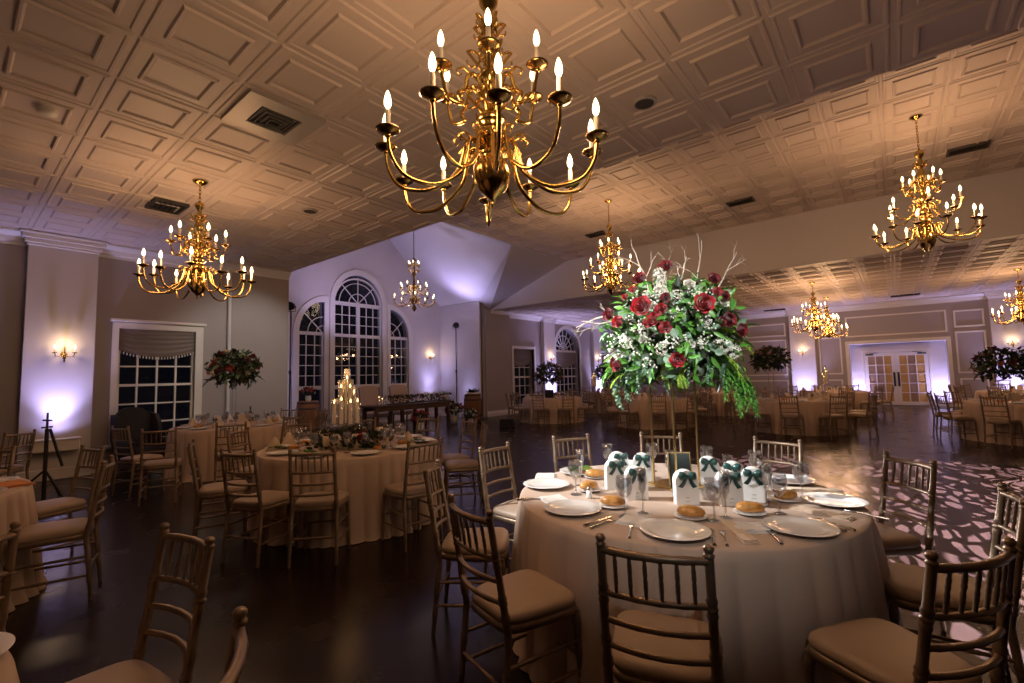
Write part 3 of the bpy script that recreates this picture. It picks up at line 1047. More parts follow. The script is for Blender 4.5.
# wall sconces
def sconce(loc, rz, n, label):
    t = thing('candle_sconce', label, 'sconce', loc, rz, 'crystal wall sconces', .8)
    MB().lathe([(0, -.0), (.05, .0), (.055, .012), (.03, .03), (0, .035)], 14).build('backplate', M_BRASS, t).rotation_euler = (-pi / 2, 0, 0)
    st = MB().tube([(0, .02, 0), (0, .07, .01), (0, .09, .08), (0, .09, .2)], [.012, .012, .01, .006], 7)
    st.lathe([(0, -.16), (.02, -.14), (.012, -.11), (.03, -.07), (.02, -.03), (.01, 0)], 10, (0, .075, .0))
    st.build('stem', M_BRASS, t)
    for i in range(n):
        a = (i / (n - 1) - .5) * 2
        x = .15 * a
        y = .11 + .05 * (1 - abs(a))
        ar = MB().tube([(0, .07, 0), (x * .4, y * .8, -.05), (x * .85, y, -.04), (x, y, .02)], .007, 6)
        arm = ar.build('arm', M_BRASS, t)
        for nm, me in (('drip_pan', PAN), ('candle_sleeve', CAND), ('flame_bulb', BULB)):
            put(nm, me, arm, loc=(x, y, .03), scale=.8)
        d = MB()
        d.lathe([(0, -.085), (.008, -.07), (.012, -.055), (.007, -.038), (.003, -.03), (.008, -.02), (.003, -.008), (.003, .012)], 8, (x, y, 0))
        d.build('crystal_drop', M_CRYST, arm)
    return t


SCONCES = [((XL + .15, 1.26, 2.02), -pi / 2, 2, 'lit two-arm crystal sconce on the left wall column'),
           ((XA, 12.05, 2.28), -pi / 2, 3, 'lit crystal sconce right of the arched windows'),
           ((XF + .15, 17.0, 2.2), -pi / 2, 2, 'lit sconce on the far column behind a dark flower tree'),
           ((XF + .15, 21.2, 2.2), -pi / 2, 2, 'lit sconce on the last column of the far left wall'),
           ((-2.95, YB - .15, 2.2), pi, 2, 'lit sconce on the column left of the french doors'),
           ((3.2, YB - .15, 2.2), pi, 2, 'lit sconce on the column right of the french doors')]
for a in SCONCES:
    sconce(*a)
# ------------------------------------------------------------------ chairs
def sup(a, ex):
    c, s = cos(a), sin(a)
    return (abs(c) ** (2 / ex) * (1 if c >= 0 else -1), abs(s) ** (2 / ex) * (1 if s >= 0 else -1))


def seat_outline(k, n=28):
    out = []
    for i in range(n):
        u, v = sup(2 * pi * i / n, 5)
        hw = .190 + .018 * v
        out.append((u * hw * k, v * .198 * k))
    return out


def cushion_mb(n=28):
    mb = MB()
    rows = []
    for k, z in ((.96, .452), (1.0, .458), (1.015, .472), (1.0, .488), (.94, .500), (.8, .508), (.5, .513), (.2, .515), (.001, .515)):
        rows.append([(x, y, z) for x, y in seat_outline(k, n)])
    mb.grid(rows, closed=True)
    mb.add(rows[0], [list(range(n))[::-1]])
    return mb


def seat_frame_mb(n=28):
    mb = MB()
    rows = []
    for k, z in ((.985, .418), (1.02, .422), (1.03, .438), (1.02, .452), (.98, .456)):
        rows.append([(x, y, z) for x, y in seat_outline(k, n)])
    mb.grid(rows, closed=True)
    mb.add(rows[0], [list(range(n))[::-1]])
    mb.add(rows[-1], [list(range(n))])
    return mb


def bamboo(mb, p0, p1, r0, r1, rings, n=8, seg=1):
    """tapering pole with raised rings at the given fractions"""
    p0, p1 = Vector(p0), Vector(p1)
    L = (p1 - p0).length
    st = [(0.0, 1.0)]
    for t in sorted(rings):
        for d, k in ((-.022, 1.0), (-.011, 1.28), (-.003, 1.12), (.003, 1.12), (.011, 1.28), (.022, 1.0)):
            tt = t + d / L
            if 0 < tt < 1:
                st.append((tt, k))
    st.append((1.0, 1.0))
    st.sort()
    mb.tube([p0 + (p1 - p0) * t for t, k in st], [(r0 + (r1 - r0) * t) * k for t, k in st], n)


def rear_post(s, n=8):
    """rear leg and back post in one, s = side"""
    mb = MB()
    a, b, c = (.185 * s, -.235, 0), (.176 * s, -.195, .43), (.172 * s, -.272, .915)
    bamboo(mb, a, b, .0125, .0165, (.3, .62), n)
    bamboo(mb, b, c, .0165, .015, (.14, .30, .62, .68), n)
    mb.lathe([(.013, -.01), (.017, .0), (.0185, .006), (.013, .01), (.013, .014), (.017, .02), (.0175, .028), (.011, .036), (0, .038)], n, c)
    return mb


def front_leg(s, n=8):
    mb = MB()
    bamboo(mb, (.192 * s, .192, 0), (.182 * s, .172, .435), .012, .017, (.25, .55, .88), n)
    return mb


def rail(z, bow, r, n=7, k=9):
    t = (z - .43) / .485
    y0, w = -.195 - .077 * t, .176 - .004 * t
    return [(w * u, y0 - bow * (1 - u * u), z) for u in [(-1 + 2 * i / k) for i in range(k + 1)]]


def backrest_mb(n=7):
    mb = MB()
    for z, r in ((.902, .013), (.752, .0105), (.655, .0105), (.565, .0105)):
        p = rail(z, .034, r)
        mb.tube(p, [r * (1 + .14 * (i % 2)) for i in range(len(p))], n)
    for i in range(6):
        u = -.72 + 1.44 * i / 5
        def at(z):
            t = (z - .43) / .485
            return ((.176 - .004 * t) * u, -.195 - .077 * t - .034 * (1 - u * u), z)
        bamboo(mb, at(.752), at(.902), .0065, .0065, (.36, .68), 6)
    return mb


def stretcher(p, q, n=6):
    mb = MB()
    bamboo(mb, p, q, .0095, .0095, (.33, .67), n)
    return mb


CUSHM = cushion_mb().mesh('cushion', M_CUSH)
SFRM = seat_frame_mb().mesh('seat_frame', M_CHAIR)
RPL, RPR = rear_post(-1).mesh('rear_leg', M_CHAIR), rear_post(1).mesh('rear_leg', M_CHAIR)
FLL, FLR = front_leg(-1).mesh('front_leg', M_CHAIR), front_leg(1).mesh('front_leg', M_CHAIR)
BRM = backrest_mb().mesh('backrest', M_CHAIR)
STR = [stretcher((-.188, .18, .17), (-.184, -.215, .17)).mesh('stretcher', M_CHAIR), stretcher((.188, .18, .17), (.184, -.215, .17)).mesh('stretcher', M_CHAIR),
       stretcher((-.187, .18, .235), (.187, .18, .235)).mesh('stretcher', M_CHAIR), stretcher((-.183, -.215, .215), (.183, -.215, .215)).mesh('stretcher', M_CHAIR),
       stretcher((-.187, .18, .30), (-.18, -.208, .30)).mesh('stretcher', M_CHAIR), stretcher((.187, .18, .30), (.18, -.208, .30)).mesh('stretcher', M_CHAIR)]


def make_chair(label='', group=None):
    t = thing('chiavari_chair', label, 'chair', (0, 0, 0), 0, group)
    put('cushion', CUSHM, t)
    put('seat_frame', SFRM, t)
    put('backrest', BRM, t)
    for me in (FLL, FLR, RPL, RPR):
        put('leg', me, t)
    for me in STR:
        put('stretcher', me, t)
    return t


FARM = MB()
for m_ in (seat_frame_mb(16), backrest_mb(5), rear_post(-1, 5), rear_post(1, 5), front_leg(-1, 5), front_leg(1, 5), stretcher((-.188, .18, .17), (-.184, -.215, .17), 5),
           stretcher((.188, .18, .17), (.184, -.215, .17), 5), stretcher((-.187, .18, .235), (.187, .18, .235), 5), stretcher((-.183, -.215, .215), (.183, -.215, .215), 5)):
    FARM.merge(m_)
FARF = FARM.mesh('chair_frame', M_CHAIR)
FARC = cushion_mb(16).mesh('cushion', M_CUSH)
proto_near, proto_far = None, None


def far_chair():
    t = thing('chiavari_chair', '', 'chair')
    put('chair_frame', FARF, t)
    put('cushion', FARC, t)
    return t


def chair_at(cx, cy, ang, r, far=False, twist=0.0, group=None):
    """chair whose back-post tops stand r from the table centre at polar angle ang (degrees), facing the table"""
    global proto_near, proto_far
    a = radians(ang)
    px, py = cx + r * cos(a), cy + r * sin(a)
    rz = a + pi / 2 + radians(twist)
    loc = (px - sin(rz) * .272, py + cos(rz) * .272, 0)
    if far:
        if proto_far is None:
            proto_far = c = far_chair()
        else:
            c = dup(proto_far)
    else:
        if proto_near is None:
            proto_near = c = make_chair()
        else:
            c = dup(proto_near)
    c.location = loc
    c.rotation_euler = (0, 0, rz)
    if group:
        c['group'] = group
    return c


def chair_free(px, py, az, label=None):
    """chair with the middle of its back at (px, py), facing the compass heading az (degrees clockwise from +y)"""
    a = -radians(az)
    c = dup(proto_near)
    c.location = (px - sin(a) * .272, py + cos(a) * .272, 0)
    c.rotation_euler = (0, 0, a)
    c['group'] = 'gold chiavari chairs'
    if label:
        c['label'] = label
    return c


# ------------------------------------------------------------------ tables
def cloth_mesh(r, seed, h=.765, folds=20, n=480, depth=.05, flare=.02):
    rg = random.Random(seed)
    ph = [rg.uniform(0, 6.28) for _ in range(6)]
    am = [rg.uniform(.6, 1) for _ in range(6)]

    def fold(a):
        # rounded pleats with sharp valleys, unevenly spaced
        q = folds * a + ph[0] + 1.5 * sin(3 * a + ph[3]) + .9 * sin(7 * a + ph[4])
        w = abs(sin(q)) ** .75
        k = .65 + .35 * sin(5 * a + ph[1]) * am[1]
        return (w - .6) * k + .22 * sin(9 * a + ph[2])
    rows = []
    for rr, z in ((.001, h), (.4 * r, h), (.8 * r, h), (.97 * r, h), (.995 * r, h - .003), (r + .004, h - .012)):
        rows.append([(rr * cos(2 * pi * k / n), rr * sin(2 * pi * k / n), z) for k in range(n)])
    L = 14
    for j in range(1, L + 1):
        v = j / L
        row = []
        for k in range(n):
            a = 2 * pi * k / n
            w = fold(a)
            amp = depth * v ** .55
            rr = r + .006 + (.012 + flare) * v + amp * (w + .1)
            if v > .97:
                rr += .02
            da = .006 * v * sin(17 * a + ph[4])
            row.append((rr * cos(a + da), rr * sin(a + da), (h - .012) * (1 - v) + .006 * v))
        rows.append(row)
    return MB().grid(rows, closed=True).mesh('tablecloth', M_CLOTH)


UNDER = MB().lathe([(0, .755), (.9, .755), (.9, .73), (0, .73)], 40).mesh('tabletop', M_DWOOD)
PED = MB().lathe([(.03, .73), (.03, 0), (0, 0)], 8).mesh('leg', M_BLACK)
CLOTHS = [cloth_mesh(.96, 3, folds=21, depth=.085, flare=.05), cloth_mesh(.955, 11, folds=22, depth=.085), cloth_mesh(.955, 23, folds=19, depth=.08)]


def round_table(cx, cy, label, rz=0, k=0, group='round tables under tan linen'):
    t = thing('round_table', label, 'table', (cx, cy, 0), rz, group)
    put('tablecloth', CLOTHS[k % 3], t)
    put('tabletop', UNDER, t)
    for a in (45, 135, 225, 315):
        put('leg', PED, t, loc=(.6 * cos(radians(a)), .6 * sin(radians(a)), 0))
    return t


TZ = .765
# -------------------------------------------------------------- table ware prototypes (meshes)
PLATE_M = MB().lathe([(0, .004), (.09, .004), (.098, .006), (.112, .014), (.152, .021), (.155, .0225), (.152, .0235), (.112, .018), (.1, .0105), (.09, .008), (0, .008)], 44).mesh('plate', M_CHINA)
SPLATE_M = MB().lathe([(0, .003), (.05, .003), (.057, .005), (.078, .014), (.08, .0155), (.078, .016), (.057, .009), (.05, .006), (0, .006)], 32).mesh('plate', M_CHINA)


def roll_mesh(seed):
    rg = random.Random(seed)
    rows = []
    for i in range(9):
        t = pi * i / 8
        row = []
        for k in range(20):
            a = 2 * pi * k / 20
            rr = sin(t) ** .7 if 0 < i < 8 else .001
            z = -cos(t)
            bump = 1 + .05 * sin(3 * a + seed) + .03 * rg.uniform(-1, 1)
            row.append((.075 * rr * cos(a) * bump, .048 * rr * sin(a) * bump, .031 + .031 * (z if z > -.6 else -.6 - (.6 + z) * .2) * (1 - .12 * exp_(-((sin(a) * rr) ** 2) * 30))))
        rows.append(row)
    return MB().grid(rows, closed=True).mesh('bread_roll', M_BREAD)


def exp_(x):
    return math.exp(x)


ROLLS = [roll_mesh(s) for s in (1, 2, 3)]
GOBLET_M = MB().lathe([(0, .001), (.034, .001), (.036, .003), (.02, .008), (.006, .014), (.0045, .05), (.006, .085), (.02, .098), (.036, .12), (.043, .15), (.042, .18), (.038, .205), (.037, .205), (.040, .18), (.041, .15), (.034, .122), (.018, .102), (0, .098)], 24).mesh('wine_glass', M_GLASS)
FLUTE_M = MB().lathe([(0, .001), (.030, .001), (.031, .003), (.014, .008), (.0045, .014), (.004, .09), (.008, .10), (.02, .125), (.026, .165), (.025, .2), (.022, .235), (.0212, .235), (.0235, .2), (.0245, .165), (.018, .127), (0, .103)], 24).mesh('champagne_flute', M_GLASS)
TUMB_M = MB().lathe([(0, .002), (.028, .002), (.030, .006), (.034, .13), (.033, .13), (.029, .012), (0, .010)], 24).mesh('tumbler', M_GLASS)


def knife_mesh():
    mb = MB()
    mb.prism([(-.011, 0), (.009, 0), (.009, .10), (.004, .122), (-.004, .128), (-.009, .11)], 2, .002, .0045)
    mb.tube([(0, 0, .005), (.0, -.04, .006), (0, -.105, .006)], [.005, .0075, .009], 8)
    return mb.mesh('knife', M_STEEL)


def fork_mesh():
    mb = MB()
    mb.tube([(0, -.105, .005), (0, -.03, .006), (0, .035, .008)], [.0075, .004, .004], 8)
    mb.prism([(-.011, .04), (.011, .04), (.012, .06), (-.012, .06)], 2, .006, .009)
    mb.prism([(-.004, .03), (.004, .03), (.011, .045), (-.011, .045)], 2, .006, .009)
    for i in range(4):
        x = -.0105 + .007 * i
        mb.tube([(x, .058, .0075), (x, .10, .004)], [.0022, .0014], 5)
    return mb.mesh('fork', M_STEEL)


KNIFE_M, FORK_M = knife_mesh(), fork_mesh()


def napkin_flat(w, d, seed):
    rg = random.Random(seed)
    mb = MB()
    for q in range(3):
        rows = []
        z = .003 + .0045 * q
        sx, sy = w * (1 - .05 * q), d * (1 - .09 * q)
        for j in range(9):
            rows.append([((i / 12 - .5) * sx, (j / 8 - .5) * sy, z + .003 * sin(i * 1.1 + seed + q) * sin(j * .9 + q)) for i in range(13)])
        mb.grid(rows)
        low = [[(p[0], p[1], p[2] - .0035) for p in r] for r in rows]
        mb.grid(low)
        for e in ((rows[0], low[0]), (rows[-1], low[-1]), ([r[0] for r in rows], [r[0] for r in low]), ([r[-1] for r in rows], [r[-1] for r in low])):
            mb.grid([e[0], e[1]])
    return mb


NAPW = napkin_flat(.2, .15, 1).mesh('napkin', M_NAP)
NAPB = napkin_flat(.30, .07, 4).mesh('napkin', M_BEIGENAP)
NAPB2 = napkin_flat(.2, .14, 6).mesh('napkin', M_BEIGENAP)


def tent_napkin():
    mb = MB()
    rows = []
    for j in range(8):
        v = j / 7
        w = .085 * (1 - v) ** .8 + .002
        row = []
        for k in range(18):
            a = 2 * pi * k / 18
            row.append((w * cos(a) * (1 + .14 * sin(3 * a)), w * .8 * sin(a) * (1 + .14 * sin(5 * a)), .002 + .15 * v))
        rows.append(row)
    return mb.grid(rows, closed=True).mesh('napkin', M_BEIGENAP)


TENT_M = tent_napkin()


def ribbon(pts, w, nrm=None):
    """flat ribbon of width w along a path"""
    mb = MB()
    P = [Vector(p) for p in pts]
    a, b, c, d = [], [], [], []
    for i, p in enumerate(P):
        t = (P[min(i + 1, len(P) - 1)] - P[max(i - 1, 0)]).normalized()
        s = Vector(nrm) if nrm else Vector((0, 1, 0))
        s = (s - t * s.dot(t)).normalized()
        n = t.cross(s).normalized() * .0008
        a.append(p - s * w / 2 + n)
        b.append(p + s * w / 2 + n)
        c.append(p + s * w / 2 - n)
        d.append(p - s * w / 2 - n)
    mb.grid([a, b, c, d, a])
    return mb


def bow_mb(s=1.0):
    """a tied satin bow in the xz plane, facing -y: two puffed loops, a knot and two forked tails"""
    mb = MB()
    for q in (-1, 1):
        rows = []
        for i in range(9):
            t = i / 8
            x = q * (.004 + .046 * t)
            hz = .006 + .017 * sin(pi * min(1, t * .62 + .12)) * (1 if t < .9 else .8)
            hy = .006 + .009 * sin(pi * t)
            zc = .012 * t - .008 * t * t
            if i == 8:
                hz, hy = .006, .002
            rows.append([(x * s, (-.006 + hy * sin(a)) * s, (zc + hz * cos(a) * (1 - .25 * (sin(a) < -.5))) * s) for a in [2 * pi * k / 10 for k in range(10)]])
        mb.grid(rows, closed=True)
        mb.add(rows[-1], [list(range(10))])
        P = [(0, 0), (q * .014, -.016), (q * .022, -.036), (q * .040, -.060)]
        w = (.005, .008, .010, .012)
        fr = [(p[0] - w[i], -.005 - .004 * sin(i * 1.3), p[1] - w[i] * .3 * q) for i, p in enumerate(P)]
        bk = [(p[0] + w[i], -.007 - .004 * sin(i * 1.3 + .5), p[1] + w[i] * .3 * q) for i, p in enumerate(P)]
        up_ = [[tuple(c * s for c in p) for p in fr], [tuple(c * s for c in p) for p in bk]]
        lo_ = [[(p[0], p[1] + .0016 * s, p[2]) for p in r] for r in up_]
        mb.grid([up_[0], up_[1], lo_[1], lo_[0], up_[0]])
    mb.ball((0, -.008 * s, .001 * s), .0095 * s, 8, 6, sc=(1, .9, 1.1))
    return mb


BOW_M = bow_mb(1.0).mesh('ribbon_bow', M_TEAL)
PRINT_M = mat('grey_print', (0.35, 0.36, 0.36), 0.6)


def favor_mesh(w=.125, h=.185, d=.07, m=M_BOXW):
    pts = [(-w / 2, 0), (w / 2, 0)] + arc(0, h - w / 2, w / 2, w / 2, 0, pi, 16)
    mb = MB()
    mb.prism(pts, 1, -d / 2, d / 2)
    # folded front flap with its own edge
    fl = [(-w / 2 + .004, .002), (w / 2 - .004, .002), (w / 2 - .004, h * .55), (0, h * .66), (-w / 2 + .004, h * .55)]
    mb.prism(fl, 1, -d / 2 - .0025, -d / 2 + .001)
    # small printed sprig low on the front
    for i in range(5):
        a = radians(50 + 20 * i)
        mb.prism([(.012 * cos(a) + .002 * q, .028 + .014 * sin(a) + .0016 * p) for q, p in ((-1, -1), (1, -1), (1, 1), (-1, 1))], 1, -d / 2 - .0032, -d / 2 - .002, 1)
    for i in range(3):
        mb.prism([(-.016 + .008 * i + dx, .018 + dz) for dx, dz in ((0, 0), (.012, 0), (.012, .002), (0, .002))], 1, -d / 2 - .0032, -d / 2 - .002, 1)
    return mb.mesh('favor_box', [m, PRINT_M])


FAV_W, FAV_B = favor_mesh(), favor_mesh(m=M_BOXB)
REG = {}


def reg(key, o):
    REG.setdefault(key, []).append(o)
    return o


def item(me, name, cat, x, y, z=TZ, rz=0.0, key=None, group=None, sc=None):
    o = put(name, me, None, (x, y, z), (0, 0, rz), sc)
    tag(o, '', cat, group)
    if key:
        reg(key, o)
    return o


# ================================================================= the nearest table
TCX, TCY = -1.09, 2.905
round_table(TCX, TCY, 'nearest round table under floor-length tan linen, set for dinner below the tall red rose centerpiece', .2, 0)
CC = []
near_ch = [(-.67, 1.56, 'chair at the front of the nearest table, its back to the camera'),
           (-1.49, 1.51, 'chair at the near left of the nearest table, turned side-on'),
           (-2.35, 1.98, 'chair seen edge-on at the left of the nearest table, behind the side-on chair'),
           (-2.54, 2.87, 'pale-lit chair left of the nearest table, apart from the others'),
           (-2.27, 3.64, 'pale-lit chair behind the salad plate across the nearest table'),
           (-1.69, 4.20, 'pale-lit chair behind the gold flower stand across the nearest table'),
           (-.80, 4.21, 'pale-lit chair behind the rightmost white favor boxes of the nearest table'),
           (-.02, 3.79, 'chair right of the nearest table, against the patterned floor light'),
           (.33, 2.99, 'chair edge-on at the right edge, behind the one in the corner'),
           (.15, 2.03, 'chair filling the lower right corner, its curved back toward the camera')]
for x, y, lab in near_ch:
    ang = math.degrees(atan2(y - TCY, x - TCX))
    r = max(1.46, min(1.52, math.hypot(x - TCX, y - TCY)))
    c = chair_at(TCX, TCY, ang, r, group='gold chiavari chairs')
    c['label'] = lab.replace('chair', 'gold bamboo-style chair', 1)

K = 'nearest round table'
plates = [(-1.39, 2.19), (-1.83, 2.57), (-.82, 2.15), (-.38, 2.52), (-.30, 3.12), (-.58, 3.55), (-1.86, 3.05), (-1.66, 3.50)]
for i, (x, y) in enumerate(plates):
    item(PLATE_M, 'dinner_plate', 'plate', x, y, key='plate', group='white dinner plates on the nearest table')
# salad on the left rear plate
sd = MB()
rg = random.Random(5)
for i in range(42):
    a, r = rg.uniform(0, 6.28), .075 * sqrt(rg.random())
    x, y, z = r * cos(a), r * sin(a), .012 + rg.uniform(0, .035) * (1 - r / .1)
    s = rg.uniform(.02, .034)
    b = rg.uniform(0, 6.28)
    tl = rg.uniform(-.5, .5)
    rows = [[(x + s * (u * cos(b) - v * sin(b)), y + s * (u * sin(b) + v * cos(b)), z + .4 * s * (u * tl + .6 * (1 - v * v) + .25 * sin(5 * u + i))) for u in (-1, -.5, 0, .5, 1)] for v in (-.7, 0, .7)]
    sd.grid(rows)
so = sd.build('salad', M_SALAD)
so.location = (-1.86, 3.05, TZ + .012)
tag(so, 'heap of dark green salad leaves on a rear left plate of the nearest table', 'salad', kind='stuff')
for i, (dx, dy) in enumerate(((.05, -.045), (.066, -.01))):
    o = item(MB().ball((0, 0, .014), .0145, 10, 7).mesh('tomato', M_TOMATO), 'cherry_tomato', 'tomato', -1.86 + dx, 3.05 + dy, TZ + .014)
    o['label'] = 'red cherry tomato beside the salad, ' + ('nearer the camera' if i == 0 else 'farther from the camera')
rolls = [(-1.69, 2.97, .4), (-1.54, 2.62, 1.2), (-1.25, 2.38, .2), (-.84, 2.42, .1), (-.62, 2.66, .4), (-.52, 3.04, .9)]
for i, (x, y, rz) in enumerate(rolls):
    item(SPLATE_M, 'bread_plate', 'plate', x, y, key='bplate', group='small bread plates on the nearest table')
    item(ROLLS[i % 3], 'bread_roll', 'bread', x, y, TZ + .006, rz, key='roll', group='bread rolls on the nearest table', sc=.92)
# glasses
gob = [(-1.56, 2.50), (-1.12, 2.26), (-.73, 2.44), (-.50, 2.75), (-.45, 3.14), (-1.72, 3.22), (-1.45, 3.41), (-1.07, 3.47), (-.75, 3.44)]
for x, y in gob:
    item(GOBLET_M, 'wine_glass', 'glass', x, y, key='gob', group='stemmed glasses on the nearest table')
flu = [(-1.66, 2.72), (-1.07, 2.37), (-.70, 2.53), (-.57, 2.86)]
for x, y in flu:
    item(FLUTE_M, 'champagne_flute', 'glass', x, y, key='flu', group='flutes on the nearest table')
for x, y in ((-.97, 3.62), (-1.40, 3.62)):
    item(TUMB_M, 'tumbler', 'glass', x, y, key='tum', group='tumblers on the nearest table')
# napkins and cutlery
for x, y, rz in ((-1.02, 2.21, .1), (-1.58, 2.31, -.55), (-2.0, 2.80, -1.0), (-.56, 2.43, .6)):
    item(NAPW, 'napkin', 'napkin', x, y, TZ, rz, key='napw', group='white folded napkins on the nearest table')
for x, y, rz in ((-.60, 2.33, -.93), (-.34, 2.87, -.31), (-.42, 3.38, .43)):
    item(NAPB, 'napkin', 'napkin', x, y, TZ + .001, rz, key='napb', group='long beige folded napkins on the nearest table')
for x, y, rz in ((-1.19, 2.10, -.14), (-1.70, 2.26, -.8), (-.665, 2.19, .33), (-.30, 2.66, .97)):
    item(KNIFE_M, 'knife', 'cutlery', x, y, TZ, rz, key='knife', group='steel knives on the nearest table')
for x, y, rz in ((-1.15, 2.085, -.14), (-1.00, 2.07, .4), (-.625, 2.215, .36), (-.46, 2.36, .48), (-.27, 2.70, .97), (-.16, 2.96, 1.2)):
    item(FORK_M, 'fork', 'cutlery', x, y, TZ, rz, key='fork', group='steel forks on the nearest table')
# favor boxes
boxes = BOXPOS
for x, y, rz in boxes:
    r_ = atan2(-x, y) * 0 + .55 + rz
    b = put('favor_box', FAV_W, None, (x, y, TZ), (0, 0, r_))
    tag(b, '', 'favor box', 'white favor boxes around the flower stand')
    put('ribbon_bow', BOW_M, b, loc=(0, -.043, .158))
    reg('fav', b)
# dark framed menu card leaning behind the rods
t = thing('menu_card', 'dark framed table card leaning inside the gold flower stand', 'sign', (-1.09, 3.0, TZ), .55)
MB().box((0, 0, .115), (.13, .008, .21), bev=.002).build('card', M_DKCARD, t).rotation_euler = (-.22, 0, 0)
slab(rect(-.072, .072, .005, .225), [rect(-.064, .064, .013, .217)], 1, -.006, .006).build('gold_frame', M_GOLD, t).rotation_euler = (-.22, 0, 0)
MB().tube([(0, .05, .19), (0, .10, .004)], .004, 6).build('prop_leg', M_GOLD, t)
for i, (x, y) in enumerate(((-1.33, 2.86), (-.88, 2.83))):
    o = item(MB().lathe([(0, .002), (.028, .002), (.035, .03), (.03, .06), (.028, .06), (.032, .03), (.026, .008), (0, .008)], 20).mesh('votive_cup', M_GLASS), 'votive_cup', 'votive', x, y)
    o['label'] = 'small clear votive cup %s of the gold flower stand' % ('left' if i == 0 else 'right')
for x, y, lab in ((-1.45, 2.47, 'small salt shaker with steel cap beside a napkin on the nearest table'),):
    t = thing('salt_shaker', lab, 'shaker', (x, y, TZ))
    MB().lathe([(0, .001), (.017, .001), (.018, .01), (.014, .05), (0, .05)], 16).build('body', M_CHINA, t)
    MB().lathe([(.0145, .05), (.0145, .06), (.009, .067), (0, .068)], 16).build('cap', M_STEEL, t)

name_row(REG['plate'], 'white dinner plate', 'on the nearest round table')
name_row(REG['bplate'], 'small white plate under a bread roll', 'on the nearest table')
name_row(REG['roll'], 'golden bread roll on a small plate', 'of the nearest table')
name_row(REG['gob'], 'stemmed water goblet', 'on the nearest table')
name_row(REG['flu'], 'slim champagne flute', 'on the nearest table')
name_row(REG['tum'], 'straight clear tumbler', 'at the back of the nearest table')
name_row(REG['napw'], 'white folded napkin', 'on the nearest table')
name_row(REG['napb'], 'long beige folded napkin', 'on the nearest table')
name_row(REG['knife'], 'steel dinner knife', 'on the nearest table')
name_row(REG['fork'], 'steel dinner fork', 'on the nearest table')
name_row(REG['fav'], 'white arched favor box with teal bow', 'around the gold flower stand')
# ------------------------------------------------------------------ flowers
def petal(mb, a, tilt, r0, h, w, cup, mi=0, M=None):
    """one cupped petal standing at angle a, leaning outward by tilt"""
    rows = []
    for j in range(5):
        v = j / 4
        ww = w * sin(pi * (.18 + .62 * v)) * 1.05
        row = []
        for i in range(5):
            u = -1 + i / 2
            x = u * ww
            y = r0 + h * v * sin(tilt) + cup * (v ** 2) * .5 - (u * u) * ww * .45
            z = h * v * cos(tilt) - .25 * h * v * v * sin(tilt) - (u * u) * .06 * h * v + .1 * h * (v ** 3)
            if j == 4:
                y += .06 * h * (1 - u * u)
            row.append((x * cos(a) - y * sin(a), x * sin(a) + y * cos(a), z))
        rows.append(row)
    mb.grid(rows, mi)


def rose_mesh(name, m, seed, openness=1.0):
    rg = random.Random(seed)
    mb = MB()
    mb.lathe([(0, -.35), (.2, -.3), (.38, -.05), (.3, .2), (.0, .3)], 10)
    for n, tilt, r0, h, w in ((3, -.06, .05, .98, .30), (3, .0, .13, .98, .40), (4, .06, .22, .95, .48), (5, .14, .31, .90, .54), (5, .30, .38, .84, .60), (6, .55, .42, .78, .62)):
        for i in range(n):
            petal(mb, 2 * pi * (i + rg.uniform(-.2, .2)) / n + n, tilt * openness + rg.uniform(-.06, .06), r0, h * rg.uniform(.93, 1.05), w, .12)
    for v in range(len(mb.v)):
        x, y, z = mb.v[v]
        mb.v[v] = (x * 1.08, y * 1.08, z - .3)
    return mb.mesh(name, m)


ROSE_R = [rose_mesh('rose', M_RED, 1, 1.1), rose_mesh('rose', M_RED, 2, .9), rose_mesh('rose', M_DRED, 3, 1.0)]
ROSE_P = rose_mesh('rose', M_PINK, 4, 1.05)
ROSE_W = rose_mesh('rose', M_WFLOW, 5, 1.05)


def cluster_mesh(name, m, seed, n=46, spread=(1, 1, 1)):
    """a head of many small four-petalled florets"""
    rg = random.Random(seed)
    mb = MB()
    for i in range(n):
        d = Vector((rg.gauss(0, 1), rg.gauss(0, 1), rg.gauss(0, 1))).normalized()
        p = Vector((d.x * spread[0], d.y * spread[1], d.z * spread[2])) * rg.uniform(.75, 1.0)
        q = d.to_track_quat('Z', 'Y')
        s = rg.uniform(.2, .3)
        tw = rg.uniform(0, 1.5)
        for k in range(4):
            a = tw + k * pi / 2
            loc = [(0, 0, 0), (.5 * cos(a - .5), .5 * sin(a - .5), .12), (cos(a), sin(a), .22), (.5 * cos(a + .5), .5 * sin(a + .5), .12)]
            mb.add([p + q @ (Vector(l) * s) for l in loc], [(0, 1, 2, 3)], 0, True)
    return mb.mesh(name, m, fix=False)


WHITE_HEAD = cluster_mesh('white_flower_head', M_WFLOW, 3, 60)
WHITE_SPIKE = cluster_mesh('white_flower_spike', M_WFLOW, 4, 80, (.62, .62, 1.4))


def leaf(mb, p, d, up, L, w, bend=.25, mi=0, round_=False):
    """a folded leaf from p along d"""
    d, up = Vector(d).normalized(), Vector(up)
    s = d.cross(up)
    if s.length < 1e-4:
        s = d.cross(Vector((1, 0, .3)))
    s.normalize()
    n = s.cross(d).normalized()
    W = (0, .75, 1, .78, 0) if round_ else (0, .8, .9, .5, 0)
    vs, fs = [], []
    for j in range(5):
        v = j / 4
        c = Vector(p) + d * L * v - n * bend * L * v * v
        ww = w * W[j] / 2
        vs += [c - s * ww + n * ww * .35, c, c + s * ww + n * ww * .35]
    for j in range(4):
        a = j * 3
        fs += [(a, a + 1, a + 4, a + 3), (a + 1, a + 2, a + 5, a + 4)]
    mb.add(vs, fs, mi, True)


